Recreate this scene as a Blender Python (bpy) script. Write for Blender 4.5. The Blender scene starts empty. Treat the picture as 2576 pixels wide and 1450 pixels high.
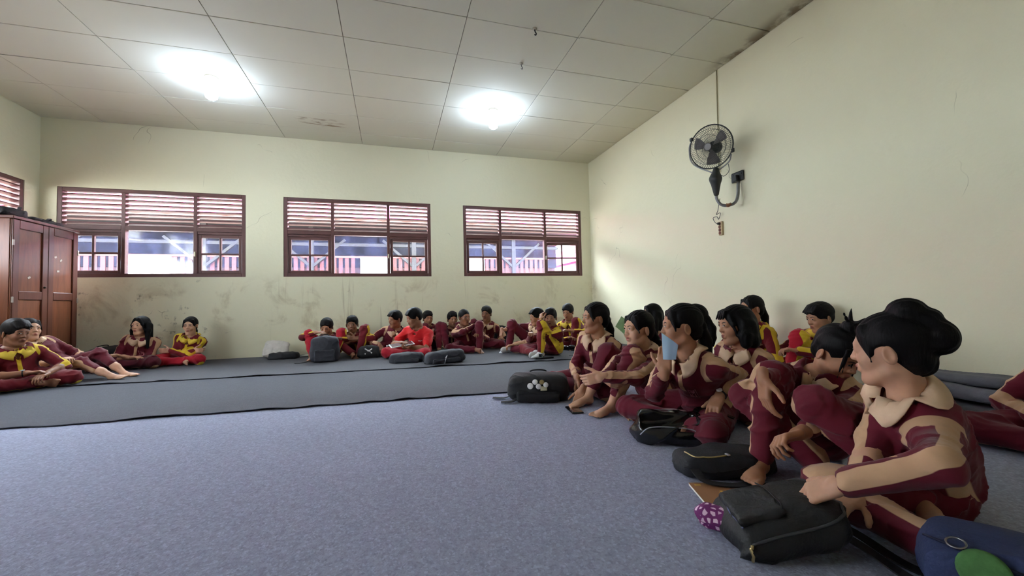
import bpy, bmesh, math, random
import numpy as np
from mathutils import Vector, Matrix, Quaternion, noise as mnoise
random.seed(7); np.random.seed(7)
SC = bpy.context.scene
COL = SC.collection

# ------------------------------------------------------------------ camera
H = 0.70; FPX = 1011.5
YAW, PITCH, ROLL = (math.radians(a) for a in (16.713, 2.186, -1.367))
D, XR, XL, ZC = 6.637, 3.528, -4.322, 3.257        # back wall, right wall, left wall, ceiling
_F = Vector((math.sin(YAW)*math.cos(PITCH), math.cos(YAW)*math.cos(PITCH), math.sin(PITCH)))
_r = Vector((math.cos(YAW), -math.sin(YAW), 0)); _u = _r.cross(_F)
_R = _r*math.cos(ROLL) + _u*math.sin(ROLL); _U = -_r*math.sin(ROLL) + _u*math.cos(ROLL)
cam = bpy.data.cameras.new('camera'); camo = bpy.data.objects.new('camera', cam); COL.objects.link(camo)
cam.sensor_fit = 'HORIZONTAL'; cam.sensor_width = 36.0; cam.lens = FPX/2576*36.0; cam.clip_start = 0.02
camo.matrix_world = Matrix(((_R.x, _U.x, -_F.x, 0), (_R.y, _U.y, -_F.y, 0), (_R.z, _U.z, -_F.z, H), (0, 0, 0, 1)))
SC.camera = camo
def at(u, v, Y):
    d = _F + _R*((u-1288)/FPX) + _U*((725-v)/FPX); t = Y/d.y
    return Vector((0, 0, H)) + d*t
def on(u, v, Z=0.0):
    d = _F + _R*((u-1288)/FPX) + _U*((725-v)/FPX); t = (Z-H)/d.z
    return Vector((0, 0, H)) + d*t

# ------------------------------------------------------------------ world, sun, exposure
w = bpy.data.worlds.new('World'); SC.world = w; w.use_nodes = True
nt = w.node_tree; bg = nt.nodes['Background']
bg.inputs[0].default_value = (0.86, 0.94, 1.0, 1); bg.inputs[1].default_value = 10.0
sun = bpy.data.lights.new('sun', 'SUN'); sun.energy = 14.0; sun.angle = math.radians(2); sun.color = (1, .95, .88)
suno = bpy.data.objects.new('sun', sun); COL.objects.link(suno)
suno.rotation_euler = Vector((-0.15, -0.35, -0.9)).to_track_quat('-Z', 'Y').to_euler()
BULB_W = 7.5
SC.view_settings.view_transform = 'Standard'; SC.view_settings.look = 'None'
SC.view_settings.gamma = 1.0; SC.view_settings.use_curve_mapping = False
SC.view_settings.exposure = 2.1
try:
    SC.cycles.use_denoising = True; SC.cycles.denoiser = 'OPENIMAGEDENOISE'
    SC.cycles.max_bounces = 10; SC.cycles.diffuse_bounces = 6; SC.cycles.transparent_max_bounces = 12
    SC.cycles.sample_clamp_indirect = 6.0; SC.cycles.use_light_tree = True
    SC.cycles.caustics_reflective = False; SC.cycles.caustics_refractive = False
except Exception: pass

# ------------------------------------------------------------------ materials
MATS = {}
def lin(c):
    return tuple(((x/255)/12.92 if x/255 <= .04045 else ((x/255+.055)/1.055)**2.4) for x in c)
def mat(name, rgb, rough=.6, var=.08, scale=8., bump=0., bscale=60., metal=0., spec=.5, coord='Object', sheen=0., detail=4., stretch=None, coat=0.):
    """principled material: sRGB colour with noise variation and fine bump"""
    if name in MATS: return MATS[name]
    m = bpy.data.materials.new(name); m.use_nodes = True; n = m.node_tree; p = n.nodes['Principled BSDF']
    c = lin(rgb)
    p.inputs['Roughness'].default_value = rough; p.inputs['Metallic'].default_value = metal
    p.inputs['Specular IOR Level'].default_value = spec
    if sheen: p.inputs['Sheen Weight'].default_value = sheen
    if coat: p.inputs['Coat Weight'].default_value = coat
    tc = n.nodes.new('ShaderNodeTexCoord'); src = tc.outputs[coord]
    if stretch:
        mp = n.nodes.new('ShaderNodeMapping'); mp.inputs['Scale'].default_value = stretch
        n.links.new(src, mp.inputs[0]); src = mp.outputs[0]
    if var:
        t = n.nodes.new('ShaderNodeTexNoise'); t.inputs['Scale'].default_value = scale; t.inputs['Detail'].default_value = detail
        n.links.new(src, t.inputs['Vector'])
        r = n.nodes.new('ShaderNodeValToRGB'); r.color_ramp.elements[0].position = .3; r.color_ramp.elements[1].position = .7
        r.color_ramp.elements[0].color = tuple(max(0, x*(1-var)) for x in c)+(1,); r.color_ramp.elements[1].color = tuple(min(1, x*(1+var)) for x in c)+(1,)
        n.links.new(t.outputs['Fac'], r.inputs[0]); n.links.new(r.outputs[0], p.inputs['Base Color'])
    else: p.inputs['Base Color'].default_value = c+(1,)
    if bump:
        t2 = n.nodes.new('ShaderNodeTexNoise'); t2.inputs['Scale'].default_value = bscale; t2.inputs['Detail'].default_value = 3
        n.links.new(src, t2.inputs['Vector'])
        b = n.nodes.new('ShaderNodeBump'); b.inputs['Strength'].default_value = bump; b.inputs['Distance'].default_value = .01
        n.links.new(t2.outputs['Fac'], b.inputs['Height']); n.links.new(b.outputs[0], p.inputs['Normal'])
    MATS[name] = m; return m
def emis(name, rgb, strength):
    m = bpy.data.materials.new(name); m.use_nodes = True; n = m.node_tree; n.nodes.clear()
    e = n.nodes.new('ShaderNodeEmission'); e.inputs[0].default_value = lin(rgb)+(1,); e.inputs[1].default_value = strength
    o = n.nodes.new('ShaderNodeOutputMaterial'); n.links.new(e.outputs[0], o.inputs[0]); MATS[name] = m; return m
class NG:
    """tiny node-graph helper"""
    def __init__(s, m): s.n = m.node_tree; s.p = s.n.nodes.get('Principled BSDF')
    def new(s, t, **kw):
        x = s.n.nodes.new(t)
        for k, v in kw.items(): setattr(x, k, v)
        return x
    def ln(s, a, b): s.n.links.new(a, b)
    def math(s, op, a, b=None, c=None):
        x = s.new('ShaderNodeMath', operation=op)
        for i, v in enumerate((a, b, c)):
            if v is None: continue
            if isinstance(v, (int, float)): x.inputs[i].default_value = v
            else: s.ln(v, x.inputs[i])
        return x.outputs[0]
    def noise(s, vec, scale, detail=4, rough=.5, dist=0.):
        x = s.new('ShaderNodeTexNoise'); x.inputs['Scale'].default_value = scale; x.inputs['Detail'].default_value = detail
        x.inputs['Roughness'].default_value = rough; x.inputs['Distortion'].default_value = dist
        s.ln(vec, x.inputs['Vector']); return x.outputs['Fac']
    def ramp(s, f, p0, p1):
        x = s.new('ShaderNodeMapRange', interpolation_type='SMOOTHSTEP'); x.inputs['From Min'].default_value = p0; x.inputs['From Max'].default_value = p1
        s.ln(f, x.inputs['Value']); return x.outputs[0]
    def mix(s, f, a, b):
        x = s.new('ShaderNodeMix', data_type='RGBA')
        if isinstance(f, (int, float)): x.inputs[0].default_value = f
        else: s.ln(f, x.inputs[0])
        for i, v in ((6, a), (7, b)):
            if isinstance(v, tuple): x.inputs[i].default_value = v+(1,) if len(v) == 3 else v
            else: s.ln(v, x.inputs[i])
        return x.outputs[2]

# ------------------------------------------------------------------ mesh helpers
def link(o): COL.objects.link(o); return o
def tag(o, label=None, cat=None, group=None, kind=None):
    if label: o['label'] = label
    if cat: o['category'] = cat
    if group: o['group'] = group
    if kind: o['kind'] = kind
    return o
def empty(name, loc=(0, 0, 0), rz=0.):
    o = bpy.data.objects.new(name, None); o.empty_display_size = .05; o.location = loc; o.rotation_euler = (0, 0, rz); return link(o)
def obj(name, me, m, parent=None, smooth=False):
    if isinstance(me, bmesh.types.BMesh):
        b = me; me = bpy.data.meshes.new(name); b.to_mesh(me); b.free()
    ms = m if isinstance(m, (list, tuple)) else [m]
    if not me.materials:
        for x in ms: me.materials.append(x)
    if smooth: me.shade_smooth()
    o = bpy.data.objects.new(name, me); o.parent = parent; return link(o)
def box(bm, c, s, rot=None, bev=0., seg=1, mi=0):
    """box centred c, full size s; optional rotation matrix"""
    r = bmesh.ops.create_cube(bm, size=1.0); vs = r['verts']
    for v in vs: v.co = Vector((v.co.x*s[0], v.co.y*s[1], v.co.z*s[2]))
    fs = list({f for v in vs for f in v.link_faces})
    for f in fs: f.material_index = mi
    if bev:
        es = list({e for v in vs for e in v.link_edges})
        rr = bmesh.ops.bevel(bm, geom=es, offset=bev, segments=seg, profile=.5, affect='EDGES')
        vs = list({v for f in rr['faces'] for v in f.verts} | {v for v in vs if v.is_valid})
    M = (rot.to_3x3() if rot is not None else Matrix.Identity(3))
    for v in vs: v.co = M @ v.co + Vector(c)
    return vs
def bx(x0, x1, y0, y1, z0, z1, bm=None, bev=0., mi=0):
    bm = bm or bmesh.new(); box(bm, ((x0+x1)/2, (y0+y1)/2, (z0+z1)/2), (x1-x0, y1-y0, z1-z0), bev=bev, mi=mi); return bm
def tube(bm, pts, rad, n=8, cap=True, mi=0, closed=False):
    """tube through points, rad scalar or list"""
    pts = [Vector(p) for p in pts]; N = len(pts)
    rad = [rad]*N if isinstance(rad, (int, float)) else rad
    rings = []; up = None
    for i, p in enumerate(pts):
        t = (pts[(i+1) % N]-pts[i-1]) if closed else (pts[min(i+1, N-1)]-pts[max(i-1, 0)])
        t.normalize()
        if up is None: up = t.orthogonal().normalized()
        up = (up - t*up.dot(t)).normalized(); sd = t.cross(up)
        rings.append([bm.verts.new(p + (up*math.cos(a)+sd*math.sin(a))*rad[i]) for a in (2*math.pi*k/n for k in range(n))])
    for i in range(N if closed else N-1):
        a, b = rings[i], rings[(i+1) % N]
        for k in range(n):
            f = bm.faces.new((a[k], a[(k+1) % n], b[(k+1) % n], b[k])); f.material_index = mi; f.smooth = True
    if cap and not closed:
        for rg in (rings[0][::-1], rings[-1]):
            f = bm.faces.new(rg); f.material_index = mi
    return bm
def lathe(bm, prof, n=20, c=(0, 0, 0), mi=0):
    """surface of revolution about z; prof = [(r,z)...]"""
    rings = []
    for r, z in prof:
        rings.append([bm.verts.new((c[0]+r*math.cos(2*math.pi*k/n), c[1]+r*math.sin(2*math.pi*k/n), c[2]+z)) for k in range(n)])
    for a, b in zip(rings, rings[1:]):
        for k in range(n):
            f = bm.faces.new((a[k], a[(k+1) % n], b[(k+1) % n], b[k])); f.material_index = mi; f.smooth = True
    for rg in (rings[0][::-1], rings[-1]):
        f = bm.faces.new(rg); f.material_index = mi
    return bm
def prism(bm, poly, z0, z1, mi=0):
    a = [bm.verts.new((x, y, z0)) for x, y in poly]; b = [bm.verts.new((x, y, z1)) for x, y in poly]; n = len(poly)
    for f in [bm.faces.new(a[::-1]), bm.faces.new(b)] + [bm.faces.new((a[i], a[(i+1) % n], b[(i+1) % n], b[i])) for i in range(n)]: f.material_index = mi
    return bm
def bez(p, n=12):
    """Catmull-Rom through points"""
    p = [Vector(q) for q in p]; P = [p[0]*2-p[1]] + p + [p[-1]*2-p[-2]]; out = []
    for i in range(1, len(P)-2):
        for k in range(n):
            t = k/n; a, b, c, d = P[i-1], P[i], P[i+1], P[i+2]
            out.append(.5*((2*b)+(c-a)*t+(2*a-5*b+4*c-d)*t*t+(3*b-a-3*c+d)*t**3))
    return out+[p[-1]]
# ================================================================== ROOM
YF = -1.9     # front wall, behind the photographer
def wall_material():
    m = bpy.data.materials.new('cream_plaster'); m.use_nodes = True; g = NG(m); p = g.p
    geo = g.new('ShaderNodeNewGeometry'); pos = geo.outputs['Position']
    sx = g.new('ShaderNodeSeparateXYZ'); g.ln(pos, sx.inputs[0])
    base, base2 = lin((228, 223, 195)), lin((221, 216, 187))
    c = g.mix(g.noise(pos, 1.3, 5), base, base2)
    # damp brown stains on the lower wall, under the windows
    low = g.math('MULTIPLY', g.ramp(sx.outputs[2], 1.25, .95), g.ramp(sx.outputs[2], -.2, .45))
    back = g.ramp(sx.outputs[1], D-.25, D-.1)
    st = g.math('MULTIPLY', g.math('MULTIPLY', g.ramp(g.noise(pos, 2.1, 8, .62, .6), .5, .68), low), back)
    c = g.mix(g.math('MULTIPLY', st, .42), c, lin((150, 128, 88)))
    left = g.ramp(sx.outputs[0], -1.9, -2.6)
    sp = g.math('MULTIPLY', g.math('MULTIPLY', g.ramp(g.noise(pos, 5.5, 6, .6), .60, .70), low), g.math('MULTIPLY', left, back))
    c = g.mix(g.math('MULTIPLY', sp, .75), c, lin((95, 88, 66)))
    # vertical drips below the sills
    mp = g.new('ShaderNodeMapping'); mp.inputs['Scale'].default_value = (9, 9, .55); g.ln(pos, mp.inputs[0])
    dr = g.math('MULTIPLY', g.math('MULTIPLY', g.ramp(g.noise(mp.outputs[0], 1.6, 5, .6), .57, .72), low), back)
    c = g.mix(g.math('MULTIPLY', g.math('MULTIPLY', dr, g.math('MULTIPLY', g.ramp(sx.outputs[0], -2.0, -1.2), g.ramp(sx.outputs[0], 1.6, .9))), .36), c, lin((140, 118, 84)))
    # hairline scuffs everywhere
    v = g.new('ShaderNodeTexVoronoi'); v.feature = 'DISTANCE_TO_EDGE'; v.inputs['Scale'].default_value = 1.1
    wv = g.new('ShaderNodeVectorMath', operation='ADD'); nn = g.new('ShaderNodeTexNoise'); nn.inputs['Scale'].default_value = 2.2; g.ln(pos, nn.inputs['Vector'])
    g.ln(pos, wv.inputs[0]); g.ln(nn.outputs['Color'], wv.inputs[1]); g.ln(wv.outputs[0], v.inputs['Vector'])
    cr = g.math('MULTIPLY', g.ramp(v.outputs['Distance'], .006, .0), g.ramp(g.noise(pos, 1.7, 2), .6, .68))
    c = g.mix(g.math('MULTIPLY', cr, .6), c, lin((120, 110, 80)))
    g.ln(c, p.inputs['Base Color']); p.inputs['Roughness'].default_value = .75; p.inputs['Specular IOR Level'].default_value = .25
    b = g.new('ShaderNodeBump'); b.inputs['Strength'].default_value = .25; b.inputs['Distance'].default_value = .01
    g.ln(g.noise(pos, 22, 6), b.inputs['Height']); g.ln(b.outputs[0], p.inputs['Normal'])
    return m
M_WALL = wall_material()
def ceiling_material():
    m = bpy.data.materials.new('ceiling_board'); m.use_nodes = True; g = NG(m); p = g.p
    geo = g.new('ShaderNodeNewGeometry'); pos = geo.outputs['Position']; sx = g.new('ShaderNodeSeparateXYZ'); g.ln(pos, sx.inputs[0])
    oi = g.new('ShaderNodeObjectInfo')
    c = g.mix(g.noise(pos, .9, 5), lin((228, 228, 216)), lin((220, 220, 206)))
    c = g.mix(g.math('MULTIPLY', oi.outputs['Random'], .18), c, lin((206, 203, 184)))
    # yellowed band along right wall, with old leak marks
    edge = g.ramp(sx.outputs[0], XR-.9, XR)
    c = g.mix(g.math('MULTIPLY', edge, .3), c, lin((176, 166, 120)))
    e2 = g.math('MULTIPLY', g.ramp(sx.outputs[0], XR-.22, XR-.02), g.ramp(g.noise(pos, 3.1, 6, .6), .42, .6))
    e2 = g.math('MULTIPLY', e2, g.math('MULTIPLY', g.ramp(sx.outputs[1], 2.2, 2.6), g.ramp(sx.outputs[1], 3.7, 3.3)))
    c = g.mix(g.math('MULTIPLY', e2, .8), c, lin((96, 74, 44)))
    # leak mark on one board near the back wall
    def near(o, a, r): return g.ramp(g.math('ABSOLUTE', g.math('SUBTRACT', o, a)), r, r*.5)
    lk = g.math('MULTIPLY', near(sx.outputs[0], -.90, .36), near(sx.outputs[1], 5.98, .17))
    mp = g.new('ShaderNodeMapping'); mp.inputs['Scale'].default_value = (1.6, 6, 1); g.ln(pos, mp.inputs[0])
    lk = g.math('MULTIPLY', lk, g.ramp(g.noise(mp.outputs[0], 2.6, 7, .65, .5), .47, .6))
    c = g.mix(g.math('MULTIPLY', lk, .75), c, lin((132, 104, 70)))
    g.ln(c, p.inputs['Base Color']); p.inputs['Roughness'].default_value = .8; p.inputs['Specular IOR Level'].default_value = .2
    b = g.new('ShaderNodeBump'); b.inputs['Strength'].default_value = .12; b.inputs['Distance'].default_value = .01
    g.ln(g.noise(pos, 6, 4), b.inputs['Height']); g.ln(b.outputs[0], p.inputs['Normal'])
    return m
M_CEIL = ceiling_material()
M_GAP = mat('ceiling_gap', (110, 104, 88), .9, 0)
M_CEMENT = mat('cement_floor', (120, 116, 110), .85, .12, 3)
M_FRAME = mat('brown_painted_wood', (92, 56, 52), .5, .15, 9, .15, 30)
M_SLAT = mat('louvre_wood', (104, 64, 66), .5, .15, 9)

# windows: x0, x1 on the back wall
ZT, ZB = 2.364, 1.172
WX = [(-4.146, -2.009), (-1.522, .629), (1.166, 3.341)]
TW = .15      # wall thickness
# floor, ceiling shell
tag(obj('floor', bx(XL-TW, XR+TW, YF-TW, D+TW, -.12, 0), M_CEMENT), kind='structure')
ceil = tag(obj('ceiling', bx(XL-TW, XR+TW, YF-TW, D+TW, ZC+.012, ZC+.1), M_GAP), kind='structure')
xs = [XL, -3.665] + [-2.58+1.085*k for k in range(6)] + [XR]
ys = [D, 6.215, 5.66] + [5.105-.5545*k for k in range(13)] + [YF]
pieces = {}
for i in range(len(xs)-1):
    for j in range(len(ys)-1):
        x0, x1, y1, y0 = xs[i], xs[i+1], ys[j], ys[j+1]
        k = (round(x1-x0, 3), round(y1-y0, 3))
        if k not in pieces:
            bm = bmesh.new(); box(bm, (0, 0, 0), (k[0]-.006, k[1]-.006, .012), bev=.002)
            pieces[k] = bpy.data.meshes.new('ceiling_panel'); bm.to_mesh(pieces[k]); bm.free(); pieces[k].materials.append(M_CEIL)
        o = bpy.data.objects.new('ceiling_panel', pieces[k]); o.parent = ceil; link(o)
        o.location = ((x0+x1)/2, (y0+y1)/2, ZC+.006 + random.uniform(0, .0035)); o.rotation_euler = (random.uniform(-.002, .002), random.uniform(-.002, .002), 0)
# joint cover strips, some of which sag
bm = bmesh.new()
for (x0, x1, y) in ((1.78, 2.82, 3.44), (2.84, 3.46, 4.0), (1.0, 2.8, 2.885), (2.85, 3.4, 4.555)):
    bx(x0, x1, y-.012, y+.012, ZC-.003, ZC+.002, bm)
obj('joint_strip', bm, M_CEIL, ceil)
# ceiling to wall cornice shadow line on the back wall
# walls
bm = bmesh.new()
def wy(x0, x1, z0, z1, b): bx(x0, x1, D, D+TW, z0, z1, b)
wy(XL-TW, XR+TW, 0, ZB, bm); wy(XL-TW, XR+TW, ZT, ZC+.1, bm)
ex = [XL-TW] + [v for p in WX for v in p] + [XR+TW]
for a in range(0, len(ex), 2): wy(ex[a], ex[a+1], ZB, ZT, bm)
tag(obj('wall_back', bm, M_WALL), kind='structure')
tag(obj('wall_right', bx(XR, XR+TW, YF-TW, D, 0, ZC+.1), M_WALL), kind='structure')
WL = [(4.27, 6.42), (1.45, 3.60)]         # left-wall windows (y ranges); the second, out of view, is added for daylight
bm = bmesh.new()
bx(XL-TW, XL, YF-TW, D, 0, ZB, bm); bx(XL-TW, XL, YF-TW, D, ZT, ZC+.1, bm)
ex = [YF-TW] + [v for p in reversed(WL) for v in p] + [D]
for a in range(0, len(ex), 2): bx(XL-TW, XL, ex[a], ex[a+1], ZB, ZT, bm)
tag(obj('wall_left', bm, M_WALL), kind='structure')
tag(obj('wall_front', bx(XL, XR, YF-TW, YF, 0, ZC+.1), M_WALL), kind='structure')

# ---- glass
def glass(name, dust, tint):
    m = bpy.data.materials.new(name); m.use_nodes = True; n = m.node_tree; n.nodes.clear(); g = NG(m)
    tr = g.new('ShaderNodeBsdfTransparent'); tr.inputs[0].default_value = (.93, .95, .97, 1)
    df = g.new('ShaderNodeBsdfTranslucent'); df.inputs[0].default_value = lin(tint)+(1,)
    d2 = g.new('ShaderNodeBsdfDiffuse'); d2.inputs[0].default_value = lin(tint)+(1,)
    ad = g.new('ShaderNodeMixShader'); ad.inputs[0].default_value = .5; g.ln(df.outputs[0], ad.inputs[1]); g.ln(d2.outputs[0], ad.inputs[2])
    gl = g.new('ShaderNodeBsdfGlossy'); gl.inputs['Roughness'].default_value = .08
    geo = g.new('ShaderNodeNewGeometry'); mp = g.new('ShaderNodeMapping'); mp.inputs['Scale'].default_value = (6, 6, 2.5); g.ln(geo.outputs['Position'], mp.inputs[0])
    f = g.math('MULTIPLY', g.ramp(g.noise(mp.outputs[0], 1.4, 7, .65, .3), .2, .85), dust)
    m1 = g.new('ShaderNodeMixShader'); g.ln(f, m1.inputs[0]); g.ln(tr.outputs[0], m1.inputs[1]); g.ln(ad.outputs[0], m1.inputs[2])
    m2 = g.new('ShaderNodeMixShader'); m2.inputs[0].default_value = .04; g.ln(m1.outputs[0], m2.inputs[1]); g.ln(gl.outputs[0], m2.inputs[2])
    o = g.new('ShaderNodeOutputMaterial'); g.ln(m2.outputs[0], o.inputs[0]); return m
M_GLASS = glass('dusty_glass', .20, (105, 114, 158)); M_CLEAN = glass('clear_glass', .06, (170, 178, 205))
M_LATCH = mat('latch_metal', (150, 140, 120), .4, .1, metal=.8)

def sash(parent, x0, x1, z0, z1, clean=False, swing=0., hinge=0):
    """casement with four panes; hinge 0 = left edge, 1 = right edge"""
    hx = x0 if hinge == 0 else x1
    bm = bmesh.new(); t = .042; d = .035
    def B(a, b, c, e): bx(a-hx, b-hx, -d/2, d/2, c, e, bm, bev=.003)
    B(x0, x0+t, z0, z1); B(x1-t, x1, z0, z1); B(x0+t, x1-t, z0, z0+t); B(x0+t, x1-t, z1-t, z1)
    zm = (z0+z1)/2; xm = (x0+x1)/2
    B(xm-.013, xm+.013, z0+t, z1-t); B(x0+t, xm-.013, zm-.013, zm+.013); B(xm+.013, x1-t, zm-.013, zm+.013)
    s = obj('casement_sash', bm, M_FRAME, parent); s.location = (hx, 0, 0); s.rotation_euler = (0, 0, swing)
    for (a, b) in ((x0+t, xm-.013), (xm+.013, x1-t)):
        for (c, e) in ((z0+t, zm-.013), (zm+.013, z1-t)):
            obj('pane', bx(a-hx, b-hx, -.002, .002, c, e), M_CLEAN if clean else M_GLASS, s)
    return s
def window(name, x0, x1, mull, clean=(), swing={}, tilt=-10):
    """louvre-over-casement window; local x along the wall, y outward, built at y=0"""
    wn = empty(name); tag(wn, kind='structure')
    ft = .05; zt0, zt1 = 1.812, 1.872
    bm = bmesh.new()
    for (a, b, c, e) in ((x0, x0+ft, ZB, ZT), (x1-ft, x1, ZB, ZT), (x0+ft, x1-ft, ZB, ZB+ft), (x0+ft, x1-ft, ZT-ft, ZT)):
        bx(a, b, -.045, .045, c, e, bm, bev=.004)
    obj('window_frame', bm, M_FRAME, wn)
    m0, m1 = mull
    for mx in mull: obj('mullion', bx(mx-.022, mx+.022, -.04, .04, ZB+ft, ZT-ft, bev=.003), M_FRAME, wn)
    cells = ((x0+ft, m0-.022), (m0+.022, m1-.022), (m1+.022, x1-ft))
    for c, (a, b) in enumerate(cells):
        obj('transom', bx(a, b, -.042, .042, zt0, zt1, bev=.003), M_FRAME, wn)
        bm = bmesh.new(); R = Matrix.Rotation(math.radians(tilt), 3, 'X'); L = b-a
        box(bm, (0, 0, 0), (L-.002, .068, .015), R, bev=.002); me = bpy.data.meshes.new('louvre_slat'); bm.to_mesh(me); bm.free(); me.materials.append(M_SLAT)
        for k in range(7):
            s = bpy.data.objects.new('louvre_slat', me); s.parent = wn; link(s)
            s.location = ((a+b)/2, .0, zt1+.030+k*.0625); s.rotation_euler = (random.uniform(-.05, .05), 0, 0)
    # middle fixed light, side casements
    a, b = cells[1]; obj('fixed_pane', bx(a, b, -.002, .002, ZB+ft, zt0), M_CLEAN if 1 in clean else M_GLASS, wn)
    for c in (0, 2):
        a, b = cells[c]
        # thick upper rail hides the top of the casement
        obj('head_rail', bx(a, b, -.03, .03, zt0-.035, zt0, bev=.002), M_FRAME, wn)
        sash(wn, a+.004, b-.004, ZB+ft+.003, zt0-.038, c in clean, swing.get(c, 0.), 0 if c == 0 else 1)
    obj('latch', bx(m1-.008, m1+.008, -.055, -.03, 1.46, 1.53, bev=.003), M_LATCH, wn)
    return wn
mulls = [(-3.45, -2.63), (-.853, -.035), (1.81, 2.636)]
for k, (x0, x1) in enumerate(WX):
    wn = window('window_%d' % (k+1), x0+.002, x1-.002, mulls[k], clean=((2,) if k == 1 else ()), swing=({2: .0} if k < 2 else {2: -.09, 0: .0}))
    wn.location = (0, D+.05, 0)
for k, (y0, y1) in enumerate(WL):
    wn = window('window_%d' % (k+4), -(y1-y0)/2+.002, (y1-y0)/2-.002, (-.40, .40), clean=((), (0, 1, 2), ())[k], swing={0: (.0, 1.2, .0)[k], 2: (.0, -1.2, .0)[k]}); wn.location = (XL-.05, (y0+y1)/2, 0); wn.rotation_euler = (0, 0, math.pi/2)

# ---- carpets: three overlapping widths of thin felt with wavy front edges
def carpet_material(name, c0, c1, fl):
    m = bpy.data.materials.new(name); m.use_nodes = True; g = NG(m); p = g.p
    geo = g.new('ShaderNodeNewGeometry'); pos = geo.outputs['Position']
    c = g.mix(g.ramp(g.noise(pos, 55, 3, .6), .35, .65), lin(c0), lin(c1))
    vo = g.new('ShaderNodeTexVoronoi'); vo.inputs['Scale'].default_value = 150; g.ln(pos, vo.inputs['Vector'])
    sc = g.new('ShaderNodeSeparateColor'); g.ln(vo.outputs['Color'], sc.inputs[0])
    c = g.mix(g.math('MULTIPLY', g.ramp(sc.outputs[0], .7, .95), fl), c, lin(tuple(x*.72 for x in c0)))
    c = g.mix(g.math('MULTIPLY', g.ramp(sc.outputs[1], .75, .95), fl), c, lin(tuple(min(255, x*1.25) for x in c1)))
    c = g.mix(g.math('MULTIPLY', g.noise(pos, 1.1, 5), .3), c, lin(tuple(x*.85 for x in c0)))
    g.ln(c, p.inputs['Base Color']); p.inputs['Roughness'].default_value = .85; p.inputs['Specular IOR Level'].default_value = .25
    p.inputs['Sheen Weight'].default_value = .08; p.inputs['Sheen Roughness'].default_value = .5
    b = g.new('ShaderNodeBump'); b.inputs['Strength'].default_value = .5; b.inputs['Distance'].default_value = .004
    g.ln(g.noise(pos, 160, 2), b.inputs['Height']); g.ln(b.outputs[0], p.inputs['Normal']); return m
M_CARP = [carpet_material('carpet_front', (143, 149, 174), (158, 164, 190), .34), carpet_material('carpet_middle', (56, 58, 70), (64, 66, 78), .3), carpet_material('carpet_back', (57, 57, 65), (65, 65, 73), .3)]
M_CEDGE = mat('carpet_underside', (38, 37, 46), .9, .1)
def edge(k, x):   # y of the front edge of carpet k at x
    return {0: YF+.02, 1: 3.095-.073*x, 2: 4.615-.098*x}[k]
def carpet(k, x0, x1, label):
    bm = bmesh.new(); z0 = .001+.005*k; nx = 260 if k else 60; rows = []
    far = {0: lambda x: edge(1, x)+.06, 1: lambda x: edge(2, x)+.06, 2: lambda x: D-.01}[k]
    for i in range(nx+1):
        x = x0+(x1-x0)*i/nx
        y0 = edge(k, x); lift = 0
        if k:
            n1 = mnoise.noise((x*2.3, k*7.1, 0)); n2 = mnoise.noise((x*5.5, k*3.3, 5)); n3 = mnoise.noise((x*.9, k, 9))
            lift = max(0, .004+.016*max(0, n1)*(.5+max(0, n3+.3)) + .012*max(0, n2)); y0 += .018*n2+.02*n1
        y1 = far(x); row = []
        for t, q in ((0, 1), (.02, .7), (.05, .35), (.10, .1), (.25, 0), (None, 0)):
            y = y1 if t is None else y0+t
            row.append((x, y, z0+.004+lift*q))
        rows.append(row)
    top = [[bm.verts.new(p) for p in r] for r in rows]; bot = [[bm.verts.new((p[0], p[1], max(z0, p[2]-.004))) for p in r] for r in rows]
    for i in range(nx):
        for j in range(5):
            f = bm.faces.new((top[i][j], top[i+1][j], top[i+1][j+1], top[i][j+1])); f.smooth = True
            f = bm.faces.new((bot[i][j], bot[i][j+1], bot[i+1][j+1], bot[i+1][j])); f.smooth = True; f.material_index = 1
        f = bm.faces.new((top[i][0], bot[i][0], bot[i+1][0], top[i+1][0])); f.material_index = 1
    o = obj('carpet', bm, [M_CARP[k], M_CEDGE]); tag(o, label, 'carpet', 'carpet widths covering the floor'); return o
carpet(0, XL+.01, XR-.01, 'wide speckled blue-grey carpet filling the empty foreground floor')
carpet(1, XL+.01, XR-.01, 'grey carpet strip with wavy edges across the middle of the floor')
carpet(2, XL+.01, XR-.01, 'dark grey carpet strip along the back wall under the seated row')

def floor_z(x, y):
    return .0055 + .005*(y > edge(1, x)) + .005*(y > edge(2, x))
# ---- lamps
M_BULB = None
def lamp(x, y, label):
    t = empty('ceiling_lamp', (x, y, ZC)); tag(t, label, 'lamp', 'ceiling bulbs')
    obj('ceiling_rose', lathe(bmesh.new(), [(.0, -.001), (.062, -.001), (.064, -.012), (.045, -.026), (.02, -.030), (.0, -.030)][::-1], 24), mat('lamp_plastic', (200, 192, 170), .5, 0), t)
    obj('lamp_holder', lathe(bmesh.new(), [(.018, -.028), (.022, -.034), (.022, -.075), (.018, -.085)][::-1], 20), mat('lamp_socket', (190, 186, 176), .5, 0), t)
    obj('bulb_base', lathe(bmesh.new(), [(.018, -.080), (.024, -.088), (.036, -.100), (.040, -.106)][::-1], 24), mat('bulb_housing', (235, 235, 235), .5, 0), t)
    prof = [(.038, -.104), (.052, -.115), (.061, -.135), (.061, -.20), (.055, -.225), (.038, -.240), (.0005, -.244)]
    area = sum(math.pi*(a[0]+b[0])*math.hypot(a[0]-b[0], a[1]-b[1]) for a, b in zip(prof, prof[1:]))
    global M_BULB
    if M_BULB is None: M_BULB = emis('lit_bulb', (208, 228, 255), BULB_W/(math.pi*area))
    obj('bulb', lathe(bmesh.new(), prof[::-1], 24), M_BULB, t)
lamp(-1.863, 5.07, 'lit white bulb on the ceiling nearer the cabinet, above first window')
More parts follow.
